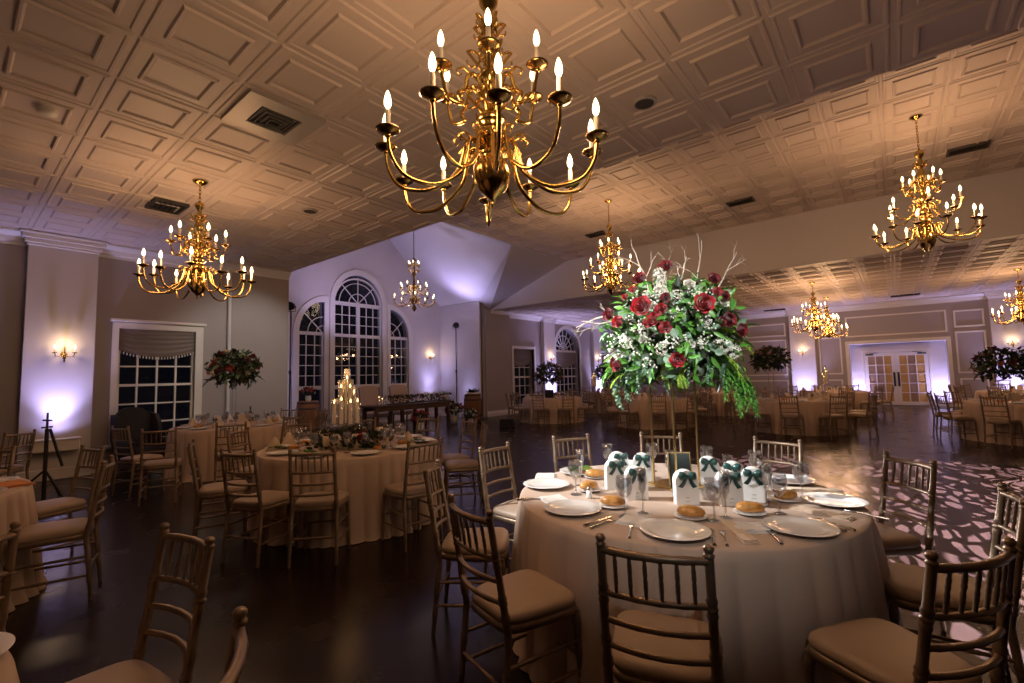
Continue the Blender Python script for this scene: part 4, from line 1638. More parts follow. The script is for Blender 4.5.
def rand_dir(rg, zmin=-1, zmax=1):
    z = rg.uniform(zmin, zmax)
    a = rg.uniform(0, 2 * pi)
    r = sqrt(max(0, 1 - z * z))
    return Vector((r * cos(a), r * sin(a), z))


def foliage_mass(seed, n, R, L, w, round_=False, zmin=-.7, zmax=1, inner=.55, droop=.2):
    """leaves over an egg of radii R, pointing outward and a little down"""
    rg = random.Random(seed)
    mb = MB()
    for i in range(n):
        d = rand_dir(rg, zmin, zmax)
        k = rg.uniform(inner, 1.0)
        p = Vector((d.x * R[0], d.y * R[1], d.z * R[2])) * k
        o = (d + rand_dir(rg) * .9 + Vector((0, 0, -droop))).normalized()
        leaf(mb, p, o, d + rand_dir(rg) * .5, L * rg.uniform(.7, 1.25), w * rg.uniform(.7, 1.2), rg.uniform(0, .5), 0, round_)
    return mb


def spray_mesh(seed, L, n, lw, ll, droop, m, name, round_=False):
    """a stem along +x drooping at its tip with leaves on both sides"""
    rg = random.Random(seed)
    mb = MB()
    pts = []
    for i in range(13):
        t = i / 12
        pts.append((L * t * (1 - .22 * droop * t), .02 * sin(5 * t + seed), .10 * L * sin(t * 2) - droop * L * .75 * t * t))
    mb.tube(pts, [.003 - .002 * i / 12 for i in range(13)], 5)
    for i in range(n):
        t = .12 + .88 * i / n
        k = t * 12
        j = min(11, int(k))
        p = Vector(pts[j]).lerp(Vector(pts[j + 1]), k - j)
        d = (Vector(pts[j + 1]) - Vector(pts[j])).normalized()
        s = Vector((0, 1, 0)) * (1 if i % 2 else -1)
        o = d * .75 + s * rg.uniform(.6, 1.1) + Vector((0, 0, rg.uniform(-.3, .45)))
        leaf(mb, p, o, (0, 0, 1), ll * (1.1 - .55 * t) * rg.uniform(.8, 1.15), lw * (1.05 - .45 * t), rg.uniform(.1, .4), 0, round_)
    return mb.mesh(name, m, fix=False)


FERN_S = [spray_mesh(s, .36, 56, .018, .075, d, M_FERN, 'fern_frond') for s, d in ((1, .5), (2, .9))]
RUSC_S = [spray_mesh(s, .40, 30, .034, .075, d, M_LEAF, 'leafy_spray') for s, d in ((3, .9), (4, 1.5), (5, .5))]
EUC_S = [spray_mesh(s, .34, 22, .048, .055, d, M_EUC, 'eucalyptus_spray', True) for s, d in ((6, .8), (7, 1.3))]


def hang_mesh(seed, L, n, lw, ll, m, name, round_=False):
    """a spray hanging straight down with leaves all round its stem"""
    rg = random.Random(seed)
    mb = MB()
    pts = [(.03 * sin(2.2 * t + seed) + .05 * t * (1 - t), .03 * cos(2.6 * t + seed) - .03 * cos(seed), -L * t) for t in [i / 10 for i in range(11)]]
    mb.tube(pts, [.0028 - .0015 * i / 10 for i in range(11)], 5)
    for i in range(n):
        t = i / n
        p = Vector(pts[int(t * 10)]).lerp(Vector(pts[int(t * 10) + 1]), t * 10 - int(t * 10))
        a = i * 2.4
        o = Vector((cos(a), sin(a), rg.uniform(-.9, -.1)))
        leaf(mb, p, o, (0, 0, 1), ll * (1.1 - .5 * t) * rg.uniform(.8, 1.2), lw * (1.1 - .5 * t), rg.uniform(.1, .5), 0, round_)
    return mb.mesh(name, m, fix=False)


HANG_E = [hang_mesh(s, .30, 34, .05, .055, M_EUC, 'eucalyptus_spray', True) for s in (1, 2)]
HANG_L = [hang_mesh(s, .32, 44, .03, .07, M_LEAF, 'leafy_spray') for s in (3, 4)]


def twig_mesh(seed, L):
    rg = random.Random(seed)
    mb = MB()

    def grow(p, d, L, r, depth):
        pts, rs = [p], [r]
        n = 9
        for i in range(n):
            d = (d + rand_dir(rg) * .24).normalized()
            p = p + d * L / n
            pts.append(p)
            rs.append(r * (1 - .6 * (i + 1) / n))
            if depth and i in (3, 5, 7) and rg.random() < .75:
                grow(p.copy(), (d + rand_dir(rg) * .8).normalized(), L * rg.uniform(.3, .5), rs[-1] * .8, depth - 1)
        mb.tube(pts, rs, 5)
    grow(Vector((0, 0, 0)), Vector((.12, 0, 1)), L, .0062, 2)
    return mb.mesh('willow_branch', M_TWIG)


# ---------------------------------------------------------- the tall rose centerpiece of the nearest table
FX, FY = -1.12, 3.04
st = thing('flower_stand', 'tall thin gold four-rod flower stand in the middle of the nearest table', 'flower stand', (FX - .015, FY, TZ), 1.15)
b = MB()
b.box((0, 0, .012), (.26, .26, .018), bev=.004)
b.build('base_plate', M_GOLD, st)
for sx, sy in ((-1, -1), (1, -1), (1, 1), (-1, 1)):
    MB().box((.098 * sx, .098 * sy, .36), (.0125, .0125, .70), bev=.002).build('rod', M_GOLD, st)
b = slab(rect(-.105, .105, -.105, .105), [rect(-.09, .09, -.09, .09)], 2, .69, .702)
b.build('top_frame', M_GOLD, st)
MB().box((0, 0, .706), (.2, .2, .008)).build('top_plate', M_GOLD, st)
fl = thing('rose_centerpiece', 'tall lush centerpiece of red roses, white flowers and trailing greenery on gold rods', 'flower arrangement', (FX, FY, 1.78))
# the camera looks along vd; rv runs to the right of the picture
vd = Vector((FX, FY, 0)).normalized()
rv = Vector((vd.y, -vd.x, 0))


def fp(right, up, toward):
    """a place on the arrangement: metres to the right, up, and towards the near side"""
    return rv * right + Vector((0, 0, up)) - vd * toward


MB().ball((0, 0, -.22), .13, 16, 10, sc=(1, 1, .8)).build('foam_ball', M_DLEAF, fl)
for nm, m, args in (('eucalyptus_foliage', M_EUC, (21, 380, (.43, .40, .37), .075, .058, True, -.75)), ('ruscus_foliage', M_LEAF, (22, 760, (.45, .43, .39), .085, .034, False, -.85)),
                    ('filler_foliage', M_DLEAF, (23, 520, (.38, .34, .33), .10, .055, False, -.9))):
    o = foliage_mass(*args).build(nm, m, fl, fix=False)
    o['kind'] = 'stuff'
    o.location = (0, 0, -.04)
def off(cx_, cy_):
    """offsets from the heart of the arrangement, read off a 4x enlargement"""
    x, y = 580 + cx_ / 4.017, 230 + cy_ / 4.017
    return (x - 672) / 160, .40 - (y - 270) * .006626


roses = [(*off(*p), s, k) for p, s, k in (((268, 335), .062, 0), ((484, 340), .060, 0), ((262, 228), .046, 2), ((360, 188), .044, 2), ((526, 248), .040, 2), ((137, 350), .044, 2), ((175, 382), .044, 1), ((153, 537), .048, 2),
         ((386, 527), .046, 0), ((338, 352), .038, 1), ((310, 384), .042, 1), ((348, 416), .040, 1), ((290, 396), .034, 1), ((568, 398), .046, 2), ((612, 430), .042, 2), ((533, 298), .032, 1), ((562, 312), .030, 2), ((235, 268), .026, 1),
         ((205, 293), .025, 1), ((355, 312), .032, 2), ((545, 402), .032, 2))]
def depth_at(r, u, k=1.0):
    return .40 * sqrt(max(.06, 1 - (r / .50) ** 2 - ((u - .03) / .46) ** 2)) * k


for i, (r, u, s, k) in enumerate(roses):
    p = fp(r, u, depth_at(r, u, 1.08) + .015)
    d = (Vector((p.x, p.y, p.z * .9 + .05)) - vd * .25).normalized()
    o = put('rose', ROSE_R[k], fl, loc=p, scale=s)
    o.rotation_mode = 'QUATERNION'
    o.rotation_quaternion = d.to_track_quat('Z', 'Y') @ Quaternion((0, 0, 1), i * 1.3)
for i, (c_, s, me) in enumerate((((335, 240), .064, WHITE_SPIKE), ((340, 285), .046, WHITE_HEAD), ((440, 263), .036, ROSE_W), ((308, 335), .030, ROSE_W), ((268, 425), .034, WHITE_HEAD), ((266, 452), .030, ROSE_W), ((433, 475), .028, ROSE_W),
                                 ((545, 482), .056, WHITE_HEAD), ((585, 505), .048, WHITE_HEAD), ((558, 335), .030, ROSE_W), ((485, 395), .046, WHITE_HEAD), ((285, 290), .030, WHITE_HEAD), ((200, 460), .040, WHITE_HEAD), ((330, 490), .040, WHITE_HEAD), ((400, 300), .034, WHITE_HEAD))):
    r, u = off(*c_)
    p = fp(r, u, depth_at(r, u))
    d = (p - vd * .2 + Vector((0, 0, .1))).normalized()
    o = put('white_flower', me, fl, loc=p, scale=s)
    o.rotation_mode = 'QUATERNION'
    o.rotation_quaternion = d.to_track_quat('Z', 'Y') if me is not WHITE_SPIKE else Quaternion((1, 0, 0), .1)
bb = MB()
rg = random.Random(9)
for c in range(30):
    r, u = rg.uniform(-.40, .10), rg.uniform(-.24, -.02)
    if c % 2:
        r, u = rg.uniform(.0, .24), rg.uniform(-.16, .27)
    if c % 9 == 0:
        r, u = rg.uniform(-.3, .3), rg.uniform(0, .25)
    base = fp(r * .7, u * .7, .1)
    tip = fp(r, u, depth_at(r, u) + .01)
    for q in range(11):
        e = tip + rand_dir(rg) * rg.uniform(.01, .055)
        bb.tube([base.lerp(tip, .6), e], .0006, 3, cap=False)
        bb.ball(e, rg.uniform(.0045, .0075), 5, 3)
o = bb.build('babys_breath', M_WFLOW, fl, fix=False)
o['kind'] = 'stuff'


def sprays(parent, specs, tilt=0.0):
    for me, nm, p, a, pitch, s in specs:
        o = put(nm, me, parent, loc=p, scale=s)
        o.rotation_euler = (0, -pitch, a)


rg = random.Random(31)
aR = atan2(rv.y, rv.x)
aN = atan2(-vd.y, -vd.x)
sp = []


def out(r, u, k, nm, me, side, pitch, sc_):
    """a spray growing out of the surface; side: -1 left, 0 towards the near side, 1 right"""
    a = {-1: aR + pi, 1: aR, 0: aN}[round(side)] + rg.uniform(-.5, .5)
    sp.append((me, nm, fp(r, u, depth_at(r, u, .55) * k), a, pitch, sc_))


for k in range(8):                                                       # bright feathery fern, lower right
    out(.17 + .03 * (k % 4), -.06 - .045 * (k // 2), .9, 'fern_frond', FERN_S[0], 1, .35 - .12 * k, .62)
for k in range(4):                                                       # a fan of it farther right
    out(.25, -.02 + .02 * k, .6, 'fern_frond', FERN_S[0], 1, .2 - .1 * k, .5)
for k in range(5):                                                       # lower left
    out(-.26, -.16 - .04 * k, .8, 'fern_frond', FERN_S[0], -1, .1 - .1 * k, .5)
for k in range(4):                                                       # hanging in the middle
    out(-.02 + .03 * k, -.20, 1.1, 'fern_frond', FERN_S[1], 0, -.7, .5)
for k in range(12):                                                      # leafy sprays at lower right, trailing down at the tip
    out(.20 + .018 * k, -.20 - .012 * k, .7, 'leafy_spray', RUSC_S[(0, 2)[k % 2]], 1, .1 - .09 * k, .55)
for k in range(8):
    sp.append((HANG_L[k % 2], 'leafy_spray', fp(.30 + .022 * k, -.24 - .018 * k, .16 - .02 * k), k * 1.7, 0, .55 + .08 * (k % 3)))
for k in range(6):
    out(-.25 - .02 * k, -.22, .7, 'leafy_spray', RUSC_S[2], -1, .1 - .15 * k, .5)
for k in range(6):                                                       # eucalyptus trailing at the left
    sp.append(((HANG_E if k % 3 else HANG_L)[k % 2], 'eucalyptus_spray' if k % 3 else 'leafy_spray', fp(-.20 - .03 * k, -.24 - .018 * k, .12 - .015 * k), k * 2.1, 0, .42 + .10 * (k % 3)))
for k in range(8):
    out(-.3 + .085 * k, -.24 + .03 * (k % 3), 1.0, 'eucalyptus_spray', EUC_S[k % 2], 0, -.2, .5)
for k in range(9):
    out(-.26 + .065 * k, .17 + .10 * (1 - abs(k - 4) / 4), .5, 'leafy_spray', RUSC_S[2], (-1 if k < 4 else 1), .9, .34)
sprays(fl, sp)
for i, (r, u, lean, L, s) in enumerate(((-.10, .22, -.10, .42, 3), (-.05, .26, .02, .36, 5), (.02, .26, .14, .28, 8), (.14, .18, .10, .44, 12), (.20, .18, .42, .40, 15), (-.24, .10, -1.15, .46, 18), (-.2, .12, -1.35, .40, 21))):
    o = put('willow_branch', twig_mesh(s, L), fl, loc=fp(r, u - .05, .02))
    ax = vd
    o.rotation_mode = 'QUATERNION'
    o.rotation_quaternion = Quaternion(ax, lean)


# ---------------------------------------------------------- flower trees for the other tables
def flower_tree(kind, seed, loc, label, R=.42, z0=.62, roses=16, sc=1.0, pot=False):
    """dense round arrangement on two thin clear or gold rods; kind 'mixed' has red, blush and white flowers, 'dark' is mostly dark leaves"""
    t = thing('flower_tree', label, 'flower arrangement', loc, seed * .7, 'tall table centerpieces')
    rod_m = M_ACRYL if kind == 'mixed' else M_GOLD
    MB().box((0, 0, .008), (.24, .24, .014), bev=.003).build('base_plate', rod_m, t)
    for s in (-.085, .085):
        MB().tube([(s, 0, .01), (s, 0, z0)], .008, 8).build('rod', rod_m, t)
    MB().box((0, 0, z0), (.2, .12, .01)).build('top_plate', rod_m, t)
    if pot:
        MB().prism([(-.17, .02), (.17, .02), (.25, .26), (-.25, .26)], 1, -.13, .13).build('pot', M_BLACK, t)
    f = foliage_mass(seed, 420, (R, R, R * .82), .12, .06, False, -.75).build('foliage', M_DLEAF, t, fix=False)
    f.location = (0, 0, z0 + R * .72)
    f['kind'] = 'stuff'
    if kind != 'bare':
        g = foliage_mass(seed + 5, 160, (R * .98, R * .98, R * .8), .10, .06, True, -.6).build('eucalyptus_foliage', M_EUC if kind == 'mixed' else M_DLEAF, t, fix=False)
        g.location = (0, 0, z0 + R * .72)
        g['kind'] = 'stuff'
    rg = random.Random(seed)
    for i in range(roses):
        d = rand_dir(rg, -.3, 1)
        me = rg.choice([ROSE_R[2], ROSE_R[2], ROSE_R[0], ROSE_P, ROSE_W]) if kind == 'mixed' else rg.choice([ROSE_R[2], ROSE_R[2], ROSE_P])
        o = put('rose', me, t, loc=(d.x * R * .95, d.y * R * .95, z0 + R * .72 + d.z * R * .8), scale=rg.uniform(.045, .065))
        o.rotation_mode = 'QUATERNION'
        o.rotation_quaternion = d.to_track_quat('Z', 'Y')
    for k in range(9):
        a = 2 * pi * k / 9
        o = put('leafy_spray', RUSC_S[2] if kind == 'mixed' and k % 3 == 0 else DARK_S[k % 2], t, loc=(R * .5 * cos(a), R * .5 * sin(a), z0 + R * .5), scale=.6 + .25 * (k % 2))
        o.rotation_euler = (0, .15 + .25 * (k % 3), a)
    if sc != 1.0:
        t.scale = (sc,) * 3
    return t


DARK_S = [spray_mesh(s, .42, 26, .045, .09, d, M_DLEAF, 'leafy_spray') for s, d in ((13, .8), (14, .4))]


# ---------------------------------------------------------- candle cylinders
def candle_cluster(loc, rz, label, spots, riser=True):
    t = thing('candle_centerpiece', label, 'candle centerpiece', loc, rz, 'lit candle centerpieces')
    if riser:
        MB().lathe([(.0, .002), (.16, .002), (.16, .012), (.150, .02), (.150, .21), (.17, .225), (.17, .235), (0, .235)], 28).build('riser', M_ACRYL, t)
    for i, (x, y, h) in enumerate(spots):
        z0 = .237 if riser else .0
        g = MB().lathe([(0, .003), (.034, .003), (.0365, .006), (.0365, h), (.034, h), (.033, .012), (0, .012)], 20).build('glass_cylinder', M_GLASS, t)
        g.location = (x, y, z0)
        MB().lathe([(0, .013), (.0205, .013), (.0205, h * .80), (.018, h * .82), (0, h * .81)], 14).build('pillar_candle', M_WAX, g)
        MB().lathe([(0, 0), (.006, .006), (.0085, .016), (.005, .034), (0, .046)], 8, (0, 0, h * .815)).build('flame', M_FLAME, g)
    return t


CSP = [(x * .82, y * .82, h) for x, y, h in ((0, 0, .62), (-.035, -.075, .50), (.07, -.02, .50), (-.10, .01, .40), (.05, .085, .42), (-.06, .09, .38), (.12, .07, .30), (-.14, -.09, .29), (.14, -.09, .30), (.03, -.14, .33))]


def garland(parent_loc, rz, L, W, seed, label, cat='garland', n=420, roses=18, m=M_DLEAF):
    t = thing('flower_garland', label, cat, parent_loc, rz)
    rg = random.Random(seed)
    mb = MB()
    for i in range(n):
        x = rg.uniform(-L / 2, L / 2)
        a = rg.uniform(0, pi)
        p = Vector((x, cos(a) * W * .5, .02 + sin(a) * W * .45))
        d = Vector((rg.uniform(-.8, .8), cos(a), sin(a) + .3 * rg.random()))
        leaf(mb, p, d, rand_dir(rg), rg.uniform(.05, .10), rg.uniform(.02, .045), rg.uniform(.1, .5))
    mb.tube([(-L / 2, 0, .02), (0, .01, .03), (L / 2, 0, .02)], .02, 6)
    f = mb.build('foliage', m, t, fix=False)
    f['kind'] = 'stuff'
    for i in range(roses):
        x = rg.uniform(-L / 2, L / 2)
        a = rg.uniform(.3, pi - .3)
        o = put('rose', rg.choice([ROSE_R[2], ROSE_R[2], ROSE_R[0], ROSE_P]), t, loc=(x, cos(a) * W * .5, .03 + sin(a) * W * .5), scale=rg.uniform(.03, .045))
        o.rotation_euler = (rg.uniform(-.8, .8), rg.uniform(-.5, .5), 0)
    return t


# ---------------------------------------------------------- place settings for the other tables
BOTTLE_M = MB().lathe([(0, .002), (.036, .002), (.038, .008), (.038, .19), (.030, .215), (.0145, .24), (.0135, .30), (.015, .302), (.015, .312), (0, .312)], 20).mesh('wine_bottle', M_BOTTLE)
FG = MB().lathe([(0, .001), (.034, .001), (.006, .012), (.005, .085), (.03, .11), (.042, .15), (.037, .205)], 10).mesh('wine_glass', M_GLASS)
FP = MB().lathe([(0, .006), (.098, .006), (.152, .021), (.152, .024), (.1, .011), (0, .010)], 20).mesh('plate', M_CHINA)
FNAP = tent_napkin()


def dress(cx, cy, where, seed, n=10, far=True, boxes=.55):
    """plates, napkins, glasses, bread and favor boxes around a table"""
    rg = random.Random(seed)
    reg_ = {}

    def R(k, o, cat, grp):
        tag(o, '', cat, grp)
        reg_.setdefault(k, []).append(o)
    off = rg.uniform(0, 1)
    for i in range(n):
        a = 2 * pi * (i + off) / n
        u, v = Vector((cos(a), sin(a), 0)), Vector((-sin(a), cos(a), 0))
        c = Vector((cx, cy, TZ))
        R('plate', put('dinner_plate', FP if far else PLATE_M, None, c + u * .76), 'plate', 'dinner plates on ' + where)
        if rg.random() < .8:
            o = put('napkin', FNAP if rg.random() < .55 else NAPB2, None, c + u * (.76 if rg.random() < .5 else .6) + v * rg.uniform(.2, .24), (0, 0, a + rg.uniform(-.3, .3)))
            R('napkin', o, 'napkin', 'beige napkins on ' + where)
        R('glass', put('wine_glass', FG if far else GOBLET_M, None, c + u * .55 + v * rg.uniform(-.16, -.1)), 'glass', 'stemmed glasses on ' + where)
        if rg.random() < .5:
            R('glass', put('wine_glass', FG if far else GOBLET_M, None, c + u * .50 + v * rg.uniform(.02, .06), None, .9), 'glass', 'stemmed glasses on ' + where)
        if rg.random() < .6:
            R('roll', put('bread_roll', ROLLS[i % 3], None, c + u * .58 + v * .15, (0, 0, a), .9), 'bread', 'bread rolls on ' + where)
        if rg.random() < boxes:
            R('box', put('favor_box', FAV_B, None, c + u * .36 + v * rg.uniform(-.08, .08), (0, 0, a + pi / 2), .9), 'favor box', 'beige favor boxes on ' + where)
    for k, text in (('plate', 'white dinner plate'), ('napkin', 'folded beige napkin'), ('glass', 'stemmed wine glass'), ('roll', 'bread roll'), ('box', 'beige favor box')):
        if k in reg_:
            name_row(reg_[k], text, 'on ' + where)
    for o in reg_.get('box', []):
        put('ribbon_bow', BOW_M, o, loc=(0, -.043, .135))
    return reg_


def ring_chairs(cx, cy, angs, where, far, r=1.51, seed=1):
    rg = random.Random(seed)
    out = []
    for a in angs:
        out.append(chair_at(cx, cy, a, r + rg.uniform(-.02, .03), far, rg.uniform(-4, 4), 'gold chiavari chairs'))
    name_row(out, 'gold bamboo-style chair', 'at ' + where)
    return out


# -- the candlelit table (second from the left in the middle ground)
ax, ay = -4.78, 2.97
W2 = 'the candlelit table'
round_table(ax, ay, 'round linen-covered table with tall lit candle cylinders, left of the nearest table', .4, 1)
ring_chairs(ax, ay, (316, 291, 252, 209, 353, 106, 74, 51, 176, 143), W2, False, 1.49, 3)
dress(ax, ay, W2, 41, 10, False, 1.0)
candle_cluster((ax - .02, ay - .06, TZ), .3, 'cluster of tall lit glass candle cylinders on a clear riser, rising to a peak', CSP)
for i, (q, dx, dy, lab) in enumerate(((.55, .20, -.16, 'near side'), (-.6, -.22, .14, 'far side'))):
    garland((ax + dx, ay + dy, TZ), q, .80, .26, 60 + i, 'low garland of red roses and dark leaves on the %s of the candle cylinders' % lab, n=300, roses=13)
sal = MB()
for i in range(26):
    a, r = rg.uniform(0, 6.28), .06 * sqrt(rg.random())
    leaf(sal, (r * cos(a), r * sin(a), .015 + .02 * rg.random()), rand_dir(rg, 0, .6), (0, 0, 1), .05, .04, .3)
SALM = sal.mesh('salad', M_SALAD, fix=False)
for i, (x, y) in enumerate(((ax - .28, ay - .70), (ax + .62, ay + .42), (ax + .3, ay - .68))):
    o = put('salad', SALM, None, (x, y, TZ + .02))
    tag(o, ('green salad at the left front of the candlelit table', 'yellow-green salad at the right of the candlelit table', 'green salad at the front of the candlelit table')[i], 'salad', None, 'stuff')

# -- the table by the left window
bx, by = -8.95, 3.30
W3 = 'the table by the left window'
round_table(bx, by, 'round linen-covered table by the left window under a tall mixed flower tree', .9, 2)
ring_chairs(bx, by, (12, 48, 84, 120), W3, False, 1.46, 5)
chair_free(-7.2, 1.76, -68, 'gold bamboo-style chair before the left window table, its back squarely to the camera')
chair_free(-8.12, 1.55, -18, 'gold bamboo-style chair seen edge-on before the dark wing chair')
chair_free(-7.15, 2.57, -70, 'gold bamboo-style chair at the right front of the left window table')
dress(bx, by, W3, 51, 10, False)
flower_tree('mixed', 8, (bx - .0, by - .05, TZ), 'tall tree of dark red, blush and white flowers on clear rods by the left window', .40, .68, 26)
item(BOTTLE_M, 'wine_bottle', 'bottle', bx + .25, by + .12)['label'] = 'dark wine bottle standing on the table by the left window'

# -- the table cut by the left edge and the one at the bottom left corner
ex, ey = -5.32, -.48
W4 = 'the table cut by the left edge'
round_table(ex, ey, 'linen-covered round table cut off by the left edge of the photo', 0, 0)
ring_chairs(ex, ey, (107, 147), W4, False, 1.45, 7)
chair_free(-4.64, .82, -163, 'gold bamboo-style chair seen edge-on, nearest of those by the left edge table')
dress(ex, ey, W4, 61, 9, False)
o = item(napkin_flat(.3, .2, 3).mesh('napkin', mat('orange_linen', (.62, .24, .06), .8)), 'napkin', 'napkin', ex + .12, ey + .84, TZ + .004, .2)
o['label'] = 'crumpled orange-brown napkin on the table cut by the left edge'
qx, qy = -1.90, -.80
W5 = 'the bottom left corner table'
round_table(qx, qy, 'linen-covered round table showing only its rim in the bottom left corner', .5, 2)
for a, lab in ((98, 'gold bamboo-style chair standing alone in the dark lower left, its back to the right'), (57, 'gold bamboo-style chair at the bottom edge showing only one knobbed back post')):
    chair_at(qx, qy, a, 1.42, group='gold chiavari chairs')['label'] = lab
chair_free(-2.745, .06, -115, 'gold bamboo-style chair at the left edge showing only its back post')
o = item(PLATE_M, 'dinner_plate', 'plate', -1.99, .01)
o['label'] = 'white dinner plate on the bottom left corner table'
chair_free(-8.62, .66, -128, 'gold bamboo-style chair with a pale cushion beside the black tripod at far left')

# -- far tables
FAR = [(-8.80, 12.8, 'the far table near the beige pier', 0), (-5.36, 12.9, 'the far table behind the gold rods', 1), (-1.85, 13.4, 'the far table left of the doors', 2),
       (2.06, 13.6, 'the far table cut by the right edge', 0), (-1.60, 18.4, 'the table nearest the doors', 1), (-9.00, 17.0, 'the rear table by the far arched window', 2),
       (-4.90, 17.6, 'the rear table behind the roses', 0), (2.75, 19.0, 'the rear table right of the doors', 1)]
for i, (x, y, w, k) in enumerate(FAR):
    round_table(x, y, 'round linen-covered table, ' + w, i * .7, k)
    ring_chairs(x, y, [36 * q + 9 * (i % 4) for q in range(10)], w, True, 1.52, 70 + i)
    dress(x, y, w, 80 + i, 8)
flower_tree('dark', 12, (-8.72, 12.55, TZ), 'dark round flower tree on the far table near the beige pier', .46, .42, 10, pot=True)
flower_tree('dark', 17, (-2.42, 13.30, TZ), 'dark round flower tree on two gold rods left of the french doors', .40, .72, 10)
flower_tree('dark', 22, (1.72, 13.70, TZ), 'dark broad flower tree at the right edge beside the far column', .44, .42, 12)
flower_tree('dark', 27, (-9.05, 17.05, TZ), 'dark flower tree on the rear table by the far arched window', .44, .45, 8)
flower_tree('dark', 33, (-4.9, 17.6, TZ), 'dark flower tree on the rear table behind the red roses', .42, .62, 8)
candle_cluster((-1.75, 18.3, TZ), .8, 'glowing candle cluster on the table nearest the doors', CSP[:8])
candle_cluster((2.3, 13.45, TZ), .2, 'low glowing candles on the far table cut by the right edge', [(0, 0, .2), (.09, .02, .16), (-.08, .04, .15)], False)
candle_cluster((-9.4, 16.7, TZ), .5, 'glowing candles on the rear table by the far arched window', CSP[:6])
# ------------------------------------------------------------------ the couple's table in the alcove
hx, hy = -11.25, 8.85
t = thing('sweetheart_table', 'long dark wood table for two in front of the arched windows', 'table', (hx, hy, 0), pi / 2)
MB().box((0, 0, .745), (3.0, .75, .045), bev=.006).build('tabletop', M_DWOOD, t)
MB().box((0, .3, .66), (2.7, .03, .12)).box((0, -.3, .66), (2.7, .03, .12)).build('apron', M_DWOOD, t)
for sx in (-1.32, -.45, .45, 1.32):
    for sy in (-.28, .28):
        MB().box((sx, sy, .36), (.09, .09, .72), bev=.008).build('leg', M_DWOOD, t)
garland((hx + .26, hy + .25, .768), pi / 2, 2.4, .42, 91, 'long dark leafy garland with red flowers along the dark wood table', n=620, roses=16)
cu = bpy.data.curves.new('letter_sign', 'FONT')
cu.body = 'Mr & Mrs'
cu.size = .24
cu.extrude = .014
cu.align_x = 'CENTER'
tmp = bpy.data.objects.new('letter_sign', cu)
COL.objects.link(tmp)
bpy.context.view_layer.update()
me = bpy.data.meshes.new_from_object(tmp.evaluated_get(bpy.context.evaluated_depsgraph_get()))
bpy.data.objects.remove(tmp)
me.materials.clear()
me.materials.append(M_BOXW)
sg = put('letter_sign', me, None, (hx + .33, hy + .78, .93), (pi / 2, 0, pi / 2))
tag(sg, 'white Mr & Mrs letters standing on the leafy garland', 'sign')
MB().box((0, 0, 0), (.95, .012, .03)).build('letter_base', M_BOXW, sg).location = (0, -.012, 0)


def throne(y, label):
    t = thing('upholstered_chair', label, 'chair', (hx - .95, y, 0), -pi / 2, 'upholstered chairs of the couple')
    b = MB()
    rows = []
    for j in range(9):
        v = j / 8
        w = .30 + .05 * v - .02 * v * v
        rows.append([(w * u, -.28 - .12 * v + .03 * u * u, .46 + .84 * v - .06 * v * abs(u) ** 3) for u in [-1 + i / 5 for i in range(11)]])
    b.grid(rows)
    bk = [[(p[0], p[1] - .09, p[2]) for p in r] for r in rows]
    b.grid(bk)
    for e in ((rows[0], bk[0]), (rows[-1], bk[-1]), ([r[0] for r in rows], [r[0] for r in bk]), ([r[-1] for r in rows], [r[-1] for r in bk])):
        b.grid([e[0], e[1]])
    b.build('backrest', M_THRONE, t)
    MB().box((0, -.02, .43), (.62, .58, .14), bev=.03).build('seat', M_THRONE, t)
    for sx in (-.26, .26):
        for sy in (-.27, .23):
            MB().tube([(sx, sy, .37), (sx * 1.04, sy * 1.05, 0)], [.028, .016], 8).build('leg', M_DWOOD, t)


throne(hy - .48, 'beige upholstered high-back chair behind the dark table, left one')
throne(hy + .62, 'beige upholstered high-back chair behind the dark table, right one')
for k, (dy, lab) in enumerate(((-1.12, 'left end'), (1.32, 'right end'))):
    candle_cluster((hx + .12, hy + dy, .768), .4, 'small lit candle group on the %s of the dark table' % lab, [(0, 0, .26), (.08, .03, .2), (-.06, .07, .17)], False)


def bouquet(name, label, loc, sc, seed, red=.4, kind='ground'):
    t = thing(name, label, 'flowers', loc, 0, None, sc)
    MB().lathe([(0, .0), (.07, .0), (.10, .12), (.085, .2), (.09, .21), (0, .2)], 18).build('vase', M_BOXW if kind != 'dark' else M_BLACK, t)
    f = foliage_mass(seed, 150, (.2, .2, .16), .1, .05, False, -.5).build('foliage', M_DLEAF, t, fix=False)
    f.location = (0, 0, .34)
    f['kind'] = 'stuff'
    rg = random.Random(seed)
    for i in range(15):
        d = rand_dir(rg, -.2, 1)
        o = put('rose', ROSE_R[0] if rg.random() < red else ROSE_W, t, loc=(d.x * .2, d.y * .2, .34 + d.z * .17), scale=rg.uniform(.045, .065))
        o.rotation_mode = 'QUATERNION'
        o.rotation_quaternion = d.to_track_quat('Z', 'Y')


bouquet('floor_bouquet', 'white floor bouquet at the right end of the dark wood table', (hx + .85, hy + 1.75, 0), .95, 95, .1)
bouquet('floor_bouquet', 'red and white floor bouquet against the end of the dark table', (hx + .1, hy + 1.75, 0), 1.35, 96, .6)
bouquet('floor_bouquet', 'red floor flowers in front of the dark wood table', (hx + .75, hy - .2, 0), 1.1, 97, .95)


